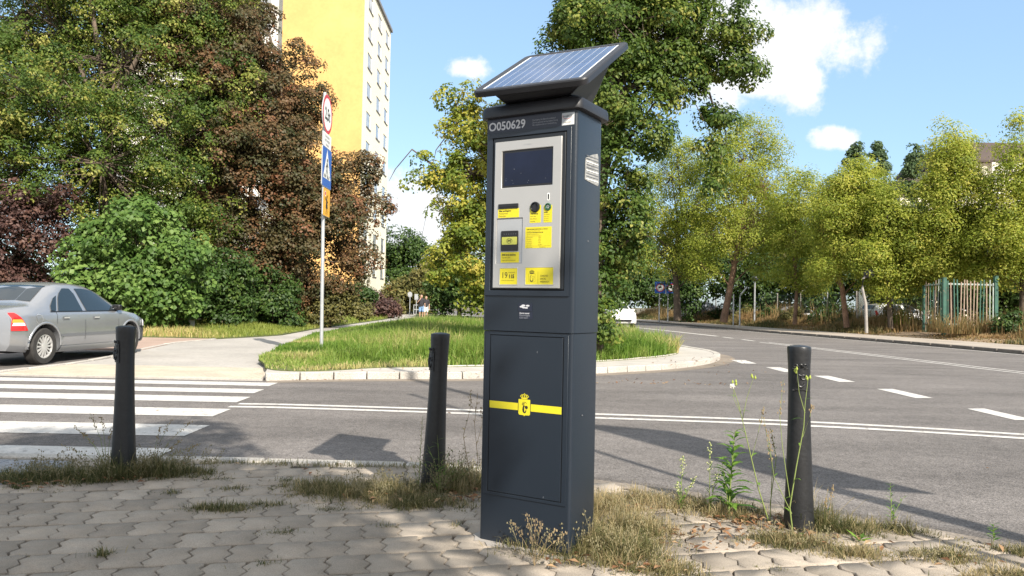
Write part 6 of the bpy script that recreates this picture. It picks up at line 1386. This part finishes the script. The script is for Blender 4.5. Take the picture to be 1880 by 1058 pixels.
# ---------------------------------------------------------------- the man on the path
def body_mesh(name, segs, parent, m, vox=.014):
    """tapered limbs fused into one continuous surface"""
    mb = MB()
    for pts, rad in segs:
        mb.tube(pts, rad, 12); mb.sphere(pts[0], rad[0]*.98, 10, 6); mb.sphere(pts[-1], rad[-1]*.98, 10, 6)
    ob = mb.build(name, m, parent); md = ob.modifiers.new('fuse', 'REMESH'); md.mode = 'VOXEL'; md.voxel_size = vox
    sm = ob.modifiers.new('soft', 'SMOOTH'); sm.iterations = 4; sm.factor = .5
    bpy.context.view_layer.update(); bake(ob); ob.data.shade_smooth(); return ob
def person(name, label, loc, rz, sc, shirt, shorts, raise_arm=True, bag=True):
    o = empty(name, loc, rz, label, 'person'); o.scale = (sc,)*3     # faces -y
    legs = [([(-.09, 0, .92), (-.10, -.06, .50), (-.10, -.02, .09)], [.085, .058, .040]), ([(.09, 0, .92), (.11, .05, .50), (.11, .14, .10)], [.085, .058, .040])]
    feet = [([(-.10, .0, .05), (-.11, -.17, .035)], [.042, .034]), ([(.11, .16, .06), (.12, 0, .035)], [.042, .034])]
    torso = [([(0, 0, .92), (0, -.01, 1.15), (0, 0, 1.38)], [.15, .155, .15]), ([(-.15, 0, 1.42), (.15, 0, 1.42)], [.075, .075]), ([(0, 0, 1.42), (0, -.01, 1.58)], [.062, .055])]
    armL = ([(.19, 0, 1.41), (.26, .02, 1.14), (.28, -.06, .90)], [.055, .043, .03]); hl = ([(.28, -.06, .90), (.285, -.09, .78)], [.034, .024])
    armR = ([(-.19, 0, 1.41), (-.31, -.05, 1.18), (-.12, -.17, 1.40)] if raise_arm else [(-.19, 0, 1.41), (-.26, .02, 1.14), (-.28, -.06, .9)], [.055, .043, .03])
    e = armR[0][-1]; hr = ([e, (e[0]+.05, e[1]-.0, e[2]+.10)], [.033, .024])
    head = [([(0, -.01, 1.60), (0, -.02, 1.70)], [.082, .098]), ([(0, -.10, 1.665), (0, -.125, 1.66)], [.02, .014]), ([(-.095, 0, 1.68), (.095, 0, 1.68)], [.026, .026]), ([(0, -.05, 1.60), (0, -.075, 1.595)], [.055, .045])]
    fingers = [([(h_[0][-1][0]+dx, h_[0][-1][1], h_[0][-1][2]), (h_[0][-1][0]+dx*1.5, h_[0][-1][1]-.02, h_[0][-1][2]+sg*l)], [.011, .009]) for h_, sg in ((hl, -1), (hr, 1)) for dx, l in ((-.024, .06), (-.008, .075), (.008, .07), (.024, .055))]
    body_mesh('body', legs+feet+torso+[armL, hl, armR, hr]+head+fingers, o, M['skin'], .013)
    body_mesh('shirt', [([(0, 0, .93), (0, -.01, 1.15), (0, 0, 1.38)], [.172, .175, .165]), ([(-.17, 0, 1.42), (.17, 0, 1.42)], [.090, .090]), (armL[0][:1]+[Vector(armL[0][0]).lerp(Vector(armL[0][1]), .75)], [.078, .070]), (armR[0][:1]+[Vector(armR[0][0]).lerp(Vector(armR[0][1]), .75)], [.078, .070])], o, M[shirt])
    body_mesh('shorts', [([(0, 0, .86), (0, 0, .97)], [.155, .150])]+[([Vector(l[0][0]), Vector(l[0][0]).lerp(Vector(l[0][1]), .92)], [.108, .090]) for l in legs], o, M[shorts])
    mb = MB(); mb.sphere((0, .008, 1.725), .108, 14, 8, 0, .85); ob = mb.build('hair', M['hair'], o, smooth=1.2)
    for f_ in feet: body_mesh('shoe', [(f_[0], [.050, .042])], o, M['shoe'])
    mb = MB()
    for s in (-1, 1): mb.sphere((s*.035, -.105, 1.69), .010, 8, 5)
    mb.build('eyes', M['ink'], o); mb = MB(); mb.tube([(-.025, -.118, 1.615), (.025, -.118, 1.615)], .006, 5); mb.build('mouth', M['red'], o)
    if bag: mb = MB(); mb.obox((-.17, -.10, .98), (.10, 0, 0), (0, .05, 0), (0, 0, .10)); mb.tube([(-.2, -.08, 1.05), (0, -.18, 1.25), (.15, -.05, 1.47)], .014, 6); mb.build('bag', M['black'], o, bevel=.01)
    return o
person('person', 'man in dark T-shirt and blue denim shorts walking here along the path, hand at face', (-6.88, 58.6, -.055), R(8), 1.0, 'shirt', 'denim')
person('person', 'second walker mostly hidden close behind the man in denim shorts', (-6.74, 60.6, -.055), R(5), .95, 'shirt', 'white', False, False)

# ---------------------------------------------------------------- weeds, ground cover and litter in the foreground
def patch_pts(cx, cy, rx, ry, n, rot=0, per=20):
    # tufts: a few dozen stems spring from each root
    k = max(2, n//per); a = RNG.uniform(0, 2*np.pi, k); r_ = RNG.random(k)**.6*1.12*(1+.25*np.sin(3*a+cx*7)+.18*np.sin(7*a+cy*5)+.12*np.sin(13*a))
    m_ = RNG.poisson(per*np.clip(1.3-.6*r_, .3, 1.3)*RNG.uniform(.4, 1.7, k)); i = np.repeat(np.arange(k), m_); sp = RNG.normal(0, 1, (len(i), 2))*np.where(RNG.random(len(i)) < .25, .045, .016)[:, None]
    x, y = (rx*r_*np.cos(a))[i]+sp[:, 0], (ry*r_*np.sin(a))[i]+sp[:, 1]*.8; hv = RNG.uniform(.45, 1.5, k)[i]; tv = RNG.normal(0, .15, k)[i]
    c, s = math.cos(rot), math.sin(rot); return np.column_stack([cx+x*c-y*s, cy+x*s+y*c, np.full(len(x), -.006)]), r_[i], hv, tv
PP, HH, TT, WW = [], [], [], []
#        cx     cy    rx   ry   n    h    tint  rot
for cx, cy, rx, ry, n, h, t, rot in (
    (-2.78, 4.72, .46, .22, 5200, .085, .10, .1), (-2.25, 4.90, .40, .17, 5000, .095, .20, 0), (-2.42, 4.80, .18, .13, 1500, .14, .12, 0),
    (-.78, 4.52, .50, .24, 6500, .075, .42, .1), (-.30, 4.72, .26, .26, 3200, .13, .40, 0), (-.50, 4.30, .36, .16, 3600, .055, .30, 0), (-1.15, 4.62, .26, .12, 1500, .06, .35, 0),
    (-1.52, 4.12, .20, .085, 1500, .045, .22, 0), (-1.30, 4.22, .16, .05, 500, .035, .22, 0), (-1.62, 4.55, .10, .04, 260, .035, .25, 0), (-1.95, 4.45, .10, .03, 200, .03, .15, 0), (-1.35, 4.80, .12, .05, 320, .035, .2, 0), (-.95, 4.15, .12, .04, 300, .03, .18, 0),
    (-1.12, 3.72, .10, .03, 200, .028, .2, .2), (-1.75, 3.35, .07, .02, 90, .03, .15, .6), (-.62, 3.85, .08, .02, 130, .025, .25, 0), (-1.05, 3.30, .07, .016, 90, .02, .2, 0), (-2.1, 3.3, .05, .015, 60, .02, .15, .4), (-.25, 3.9, .05, .02, 90, .03, .2, 1),
    (.30, 3.62, .30, .24, 4600, .105, .30, -.3), (.50, 3.50, .26, .26, 4200, .085, .40, -.3), (.62, 3.86, .28, .22, 3600, .085, .55, -.3), (.46, 4.25, .26, .26, 3000, .095, .78, 0), (.80, 4.40, .36, .20, 2600, .085, .75, -.3), (.70, 3.30, .18, .12, 1400, .05, .5, 0),
    (1.18, 4.25, .30, .20, 2400, .085, .62, -.4), (1.35, 3.72, .26, .13, 2000, .06, .45, -.1), (1.60, 3.56, .22, .10, 1300, .05, .55, 0), (1.75, 3.95, .18, .12, 1100, .08, .35, 0), (1.58, 4.02, .14, .12, 900, .15, .25, 0), (2.0, 3.55, .24, .10, 1500, .05, .5, -.3), (2.2, 3.30, .20, .08, 1500, .045, .6, -.3), (2.0, 3.98, .24, .07, 900, .06, .3, -.5), (2.45, 3.62, .22, .06, 900, .05, .35, -.6), (2.35, 3.05, .2, .07, 900, .04, .45, -.3), (1.95, 3.25, .12, .05, 500, .04, .6, 0), (2.75, 3.35, .2, .06, 500, .05, .4, -.7), (1.15, 3.35, .08, .03, 160, .03, .4, 0)):
    P, r_, hv, tv = patch_pts(cx, cy, rx, ry, int(n*1.15), rot); k = RNG.random(len(P))
    PP.append(P); HH.append(h*1.15*hv*(.3+1.0*k)*np.clip(1.15-.8*r_, .2, 1)); TT.append(np.clip(t*.75+.13+tv+RNG.normal(0, .17, len(P))+.25*(k > .85), 0, 1)); WW.append(.0018+.0026*RNG.random(len(P)))
# seams between the blocks at the kerb
P = np.column_stack([RNG.uniform(-2.1, -.2, 700), 5.27+RNG.normal(0, .03, 700), np.full(700, -.01)]); PP.append(P); HH.append(.03+.03*RNG.random(700)); TT.append(RNG.uniform(.2, .7, 700)); WW.append(np.full(700, .004))
blades('ground_weeds', np.concatenate(PP), np.concatenate(HH), np.concatenate(WW), M['lf_weed'], np.concatenate(TT), .75, curl=.9)
# airy dried seed heads over the patches
def panicles():
    mb_v, tin = [], []; tubes = MB()
    for cx, cy, rx, ry, n, h in ((-2.75, 4.74, .4, .18, 46, .15), (-2.2, 4.88, .36, .14, 50, .17), (-.75, 4.5, .42, .2, 50, .13), (-.3, 4.66, .2, .2, 26, .22), (.24, 3.56, .20, .12, 22, .17), (.46, 3.5, .24, .22, 22, .12), (.7, 3.95, .28, .25, 24, .12), (1.4, 3.7, .26, .12, 14, .08), (2.0, 3.5, .2, .1, 10, .07)):
        for _ in range(n):
            a = random.random()*6.28; q = math.sqrt(random.random()); p = Vector((cx+rx*q*math.cos(a), cy+ry*q*math.sin(a), -.005)); ln = Vector((random.gauss(0, .25), random.gauss(0, .25), 1)); hh = h*random.uniform(.6, 1.2); t = p+ln*hh
            tubes.tube([p, p+ln*hh*.5+Vector((0, 0, .01)), t], [.0011, .0009, .0005], 3, cap=False)
            for k in range(9):
                b = p+ln*hh*(.45+.06*k); d = Vector((random.gauss(0, 1), random.gauss(0, 1), .5)).normalized()*.028*(1.2-k/12); tubes.tube([b, b+d], [.0006, .0004], 3, cap=False)
                e_ = b+d; tubes.obox(e_, (.0022, 0, 0), (0, .0022, 0), (0, 0, .0035))
    tag(tubes.build('dry_seed_heads', M['seed_grey'], fix=False), kind='stuff')
panicles()
# fallen leaves
def litter():
    C, S, Tn = [], [], []
    for cx, cy, rx, ry, n in ((1.28, 4.05, .26, .16, 90), (.95, 3.72, .26, .2, 46), (1.25, 3.85, .3, .12, 40), (.55, 4.35, .35, .2, 34), (-.55, 4.42, .4, .16, 60), (-.25, 4.5, .2, .2, 30), (-2.75, 4.6, .4, .16, 24), (-2.3, 4.75, .2, .12, 20), (.62, 3.32, .2, .1, 26), (1.6, 3.72, .3, .12, 22), (2.1, 3.55, .4, .2, 16), (-1.5, 5.1, 1.0, .15, 16), (.3, 3.35, .15, .1, 10), (-3.1, 4.75, .2, .2, 4)):
        for _ in range(n):
            a = random.random()*6.28; q = math.sqrt(random.random()); C.append((cx+rx*q*math.cos(a), cy+ry*q*math.sin(a), .012+random.random()*.018)); S.append(random.uniform(.02, .06)); Tn.append(random.random())
    for cx, cy, rx, ry, n in ((.5, 12.4, 3.5, .5, 120), (3.9, 15.6, 1.2, 1.6, 60), (-3.2, 11.8, .7, .3, 40), (0, 7, 6, 3, 8)):
        for _ in range(n):
            a = random.random()*6.28; q = math.sqrt(random.random()); x, y = cx+rx*q*math.cos(a), cy+ry*q*math.sin(a); C.append((x, y, -.07 if y < 11.9+max(0, x)*.7 else .035)); S.append(random.uniform(.03, .07)); Tn.append(random.random())
    C = np.array(C); o = leaves(C, np.tile([0, 0, 1.4], (len(C), 1)), np.array(S), np.array(Tn), 'fallen_leaves', M['lf_litter'], None, .42); tag(o, kind='stuff')
litter()

def lance(V, F, T, p, d, up_, ln, w, t, droop=.3):
    """one lance-shaped leaf of two rows of quads"""
    d = d.normalized(); s = d.cross(up_).normalized(); n = s.cross(d); b = len(V)
    for k, (q, ww) in enumerate(((0, .12), (.3, .9), (.6, .85), (1, .02))):
        c = p+d*ln*q-Vector((0, 0, 1))*droop*ln*q*q
        V += [c-s*w*ww*.5+n*w*.12*ww, c, c+s*w*ww*.5+n*w*.12*ww]
    for k in range(3):
        i = b+k*3; F += [(i, i+1, i+4, i+3), (i+1, i+2, i+5, i+4)]; T += [t, t]
def weed(label, loc, stems, leafm='lf_weedleaf', group=None, stem='stem_green'):
    """stems: list of (points, r0, leaf spec (n, length, width, start), head)"""
    o = empty('weed', loc, 0, label, 'weed', group); mb = MB(); V, F, T = [], [], []; heads = []; pf = MB(); np_ = 0
    for pts, r0, lf, head in stems:
        pts = [Vector(p) for p in pts]; mb.tube(pts, [r0*(1-.7*i/(len(pts)-1)) for i in range(len(pts))], 6)
        def along(t):
            f = t*(len(pts)-1); i = min(int(f), len(pts)-2); return pts[i].lerp(pts[i+1], f-i)
        if lf:
            n, ln, w, st, dr = lf
            for k in range(n):
                t = st+(1-st)*k/n; a = k*2.4+random.uniform(-.4, .4); tl = ln*(1.1-.55*t)*random.uniform(.8, 1.15); d = Vector((math.cos(a), math.sin(a), random.uniform(.45, .95))); lance(V, F, T, along(t), d, Vector((0, 0, 1)), tl, w*(1.1-.5*t), random.random(), dr)
        e = pts[-1]
        if head == 'puff':
            for _ in range(70):
                d = Vector((random.gauss(0, 1), random.gauss(0, 1), random.gauss(0, 1))).normalized()*.017; pf.tube([e+d*.1, e+d], [.0007, .0012], 3, cap=False)
            pf.sphere(e, .0105, 10, 6); np_ += 1
        elif head == 'bud':
            hb = MB()
            for k in range(3): q = e+Vector((random.uniform(-.014, .014), random.uniform(-.01, .01), random.uniform(-.012, .008))); hb.lathe([(.0035, -.006), (.006, 0), (.004, .007), (.0015, .013)], 7, q)
            heads.append((hb, 'bud'))
        elif head == 'spike':
            hb = MB()
            for k in range(26): q = along(.6+.4*random.random())+Vector((random.gauss(0, .009), random.gauss(0, .009), 0)); hb.sphere(q, random.uniform(.0025, .0045), 5, 4)
            heads.append((hb, 'bud_pale'))
        elif head == 'seed':
            hb = MB()
            for k in range(16): q = along(.68+.32*random.random())+Vector((random.gauss(0, .007), random.gauss(0, .007), 0)); hb.obox(q, (.0019, 0, 0), (0, .0019, 0), (0, 0, .0042))
            heads.append((hb, 'stem_dry'))
    mb.build('stem', M[stem], o, smooth=1.2)
    for h_, m_ in heads: h_.build('flower_head', M[m_], o)
    if V: fast('foliage', V, [np.array(F)], M[leafm], o, np.array(T))
    if pf.v: pf.build('seed_puff', M['puff'], o, fix=False)
    return o
up1 = lambda h, lx=0, ly=0, n=5: [(lx*(i/n)**1.4, ly*(i/n)**1.4, h*i/n) for i in range(n+1)]
weed('leafy bright green weed with lance shaped leaves left of the right bollard', (1.20, 4.20, -.01), [(up1(.47, .03), .005, (40, .165, .044, .10, .4), None), (up1(.30, -.04), .003, (16, .12, .034, .15, .4), None)])
weed('slender pale flowered weed just left of the leafy green weed', (1.10, 4.22, -.01), [(up1(.40, .0), .003, (26, .05, .008, .1, .1), 'spike'), (up1(.25, .05), .0025, (14, .05, .008, .1, .1), 'spike')])
weed('short pale flowered weed between the machine and the leafy green weed', (.96, 4.30, -.01), [(up1(.31, .01), .003, (26, .06, .008, .06, .1), 'spike'), (up1(.20, .09), .0025, (14, .05, .008, .1, .1), 'spike'), (up1(.16, -.02), .0025, (12, .05, .01, .1, .1), 'spike')])
weed('tall branching weed with a white seed puff left of the right bollard', (1.38, 4.07, -.01), [
    ([(0, 0, 0), (-.06, 0, .18), (-.12, .0, .42), (-.17, 0, .62), (-.205, 0, .725)], .004, (7, .10, .02, .0, .4), 'puff'), ([(-.15, 0, .55), (-.13, 0, .66), (-.095, 0, .77)], .002, None, 'bud'), ([(-.10, 0, .35), (-.06, .02, .48), (-.03, .02, .62)], .002, None, 'seed'), ([(-.16, 0, .58), (-.20, 0, .66), (-.20, 0, .745)], .0015, None, 'bud'), ([(.0, 0, .1), (.03, 0, .35), (.0, 0, .50)], .0025, (16, .03, .006, .3, .1), 'seed'), ([(.0, 0, .0), (.01, 0, .3), (-.04, 0, .56)], .0025, None, 'seed')])
weed('tall thin weed with yellow green buds crossing in front of the right bollard', (1.42, 3.84, -.01), [
    ([(0, 0, 0), (-.02, 0, .15), (.01, 0, .35), (.045, .0, .55), (.05, 0, .66), (.065, 0, .80)], .004, (6, .09, .016, .0, .5), 'bud'), ([(.05, 0, .62), (.02, 0, .72), (.008, 0, .83)], .002, None, 'bud'), ([(.04, 0, .50), (.075, 0, .60), (.085, 0, .66)], .0018, None, 'seed'), ([(-.02, 0, .2), (-.06, 0, .45), (-.075, 0, .60), (-.06, 0, .78)], .0022, None, 'seed'), ([(-.01, 0, .12), (-.10, 0, .30), (-.13, 0, .5)], .0022, (8, .05, .01, .2, .2), 'seed')])
weed('small dry flowered weed right of the right bollard', (1.66, 4.0, -.01), [(up1(.23, .02), .002, (8, .05, .008, .1, .2), 'seed'), (up1(.17, -.02), .002, (6, .05, .008, .1, .2), 'seed')], stem='stem_dry')
weed('small green weed alone at the kerb near the right edge', (2.07, 4.17, -.01), [(up1(.21, -.01), .0025, (24, .045, .008, .05, .1), None), (up1(.14, .07), .002, (14, .04, .008, .05, .1), None)])
weed('low green weed at the kerb far to the right', (2.42, 3.85, -.01), [(up1(.09, .0), .002, (14, .05, .016, .05, .3), None)])
weed('feathery green weed standing close left of the middle bollard', (-.53, 4.58, -.01), [(up1(.46, .015), .0028, (40, .045, .006, .12, .05), None), (up1(.22, -.05), .0022, (16, .05, .006, .1, .1), None)], 'lf_weed')
weed('tall brown seeding weed between the middle bollard and the machine', (-.21, 4.55, -.01), [([(0, 0, 0), (-.03, 0, .2), (-.06, 0, .35), (-.02, 0, .52), (-.025, 0, .62)], .0026, (12, .05, .018, .1, .3), 'seed'), ([(.0, 0, 0), (.03, 0, .2), (.005, 0, .42), (.02, 0, .60)], .0024, (8, .04, .014, .2, .3), 'seed'), ([(.02, 0, .3), (.05, 0, .42), (.045, 0, .52)], .0015, (4, .03, .012, .2, .3), 'seed')], 'lf_weed', stem='stem_dry')
weed('grey green seed grass tuft against the machine foot', (.12, 3.34, -.004), [(up1(.23*k, lx), .0016, (10, .05, .004, .1, .2), 'seed') for k, lx in ((1, -.04), (.85, .03), (.7, .09), (.8, -.1), (.6, -.02), (.65, .14), (.9, 0))], 'lf_weed', stem='stem_dry')
weed('tall grass spray left behind the leftmost bollard', (-2.56, 4.93, -.01), [([(0, 0, 0), (lx*.4, 0, h*.6), (lx, 0, h)], .0018, (8, .10, .004, .0, .3), 'seed') for lx, h in ((-.22, .30), (-.12, .38), (-.05, .36), (-.3, .18), (.02, .30), (-.16, .26))], 'lf_weed')
weed('tall grass spray right behind the leftmost bollard', (-2.28, 4.95, -.01), [([(0, 0, 0), (lx*.4, 0, h*.6), (lx, 0, h)], .0016, (8, .09, .004, .0, .3), 'seed') for lx, h in ((.24, .34), (.12, .36), (.04, .3), (.30, .2), (.18, .22))], 'lf_weed')
weed('green grass blades growing at the foot of the middle bollard', (-.40, 4.56, -.01), [([(0, 0, 0), (lx*.4, ly, h*.65), (lx, ly, h)], .0018, (9, .12, .006, .0, .35), None) for lx, ly, h in ((-.08, -.03, .30), (-.02, -.05, .36), (.06, -.04, .28), (.12, -.02, .20), (-.14, -.02, .22), (.02, -.08, .25), (.18, 0, .24), (.22, .02, .16))])
weed('short dandelion rosette on the pavement right of the right bollard', (1.72, 3.78, -.006), [(up1(.02), .002, (9, .09, .02, 0, .2), None)])

# dead branch lying in the island grass
mb = MB(); mb.tube([(0, 0, .12), (.10, .1, .28), (.25, .05, .42), (.35, 0, .62), (.5, .1, .72)][::-1], [.006, .01, .014, .016, .018], 6)
br = mb.build('fallen_branch', M['bark'], smooth=1.0); br.location = (3.0, 18.6, .0); br.rotation_euler = (0, 0, R(170)); tag(br, 'dead dark branch sticking out of the island grass', 'branch')

# lamp post with a direction board, outside the frame to the right; its shadow crosses the road
def board_post():
    o = empty('lamp_post', (4.40, 1.15, -.02), 0, 'tall grey lamp post with a banner board outside the frame on the right', 'lamp')
    mb = MB(); mb.tube([(0, 0, 0), (0, 0, 10.5), (-.4, .4, 11.0), (-1.2, 1.2, 11.2)], [.09, .06, .05, .04], 12); mb.build('pole', M['galv'], o, smooth=1.0)
    mb = MB(); mb.obox((-1.5, 1.5, 11.2), (.3, -.3, 0), (.1, .1, 0), (0, 0, .06)); mb.build('lamp_head', M['lamp_dark'], o, bevel=.03)
    mb = MB(); mb.loft([[(.02+u, k, z) for u, z in ((0, 3.45), (.56, 3.32), (.60, 5.35), (.10, 5.62), (0, 5.6))] for k in (.02, .05)]); mb.build('board', M['plate_back'], o)
    o = empty('sign_post', (3.55, 1.2, -.01), 0, 'slim grey pole outside the frame beside the lamp post', 'post')
    mb = MB(); mb.tube([(0, 0, 0), (0, 0, 7.5)], .032, 10); mb.build('pole', M['galv'], o, smooth=1.0)
    mb = MB(); mb.lathe([(.05, 7.5), (.05, 7.56), (.001, 7.6)], 12); mb.build('pole_cap', M['lamp_dark'], o, smooth=.6)
board_post()
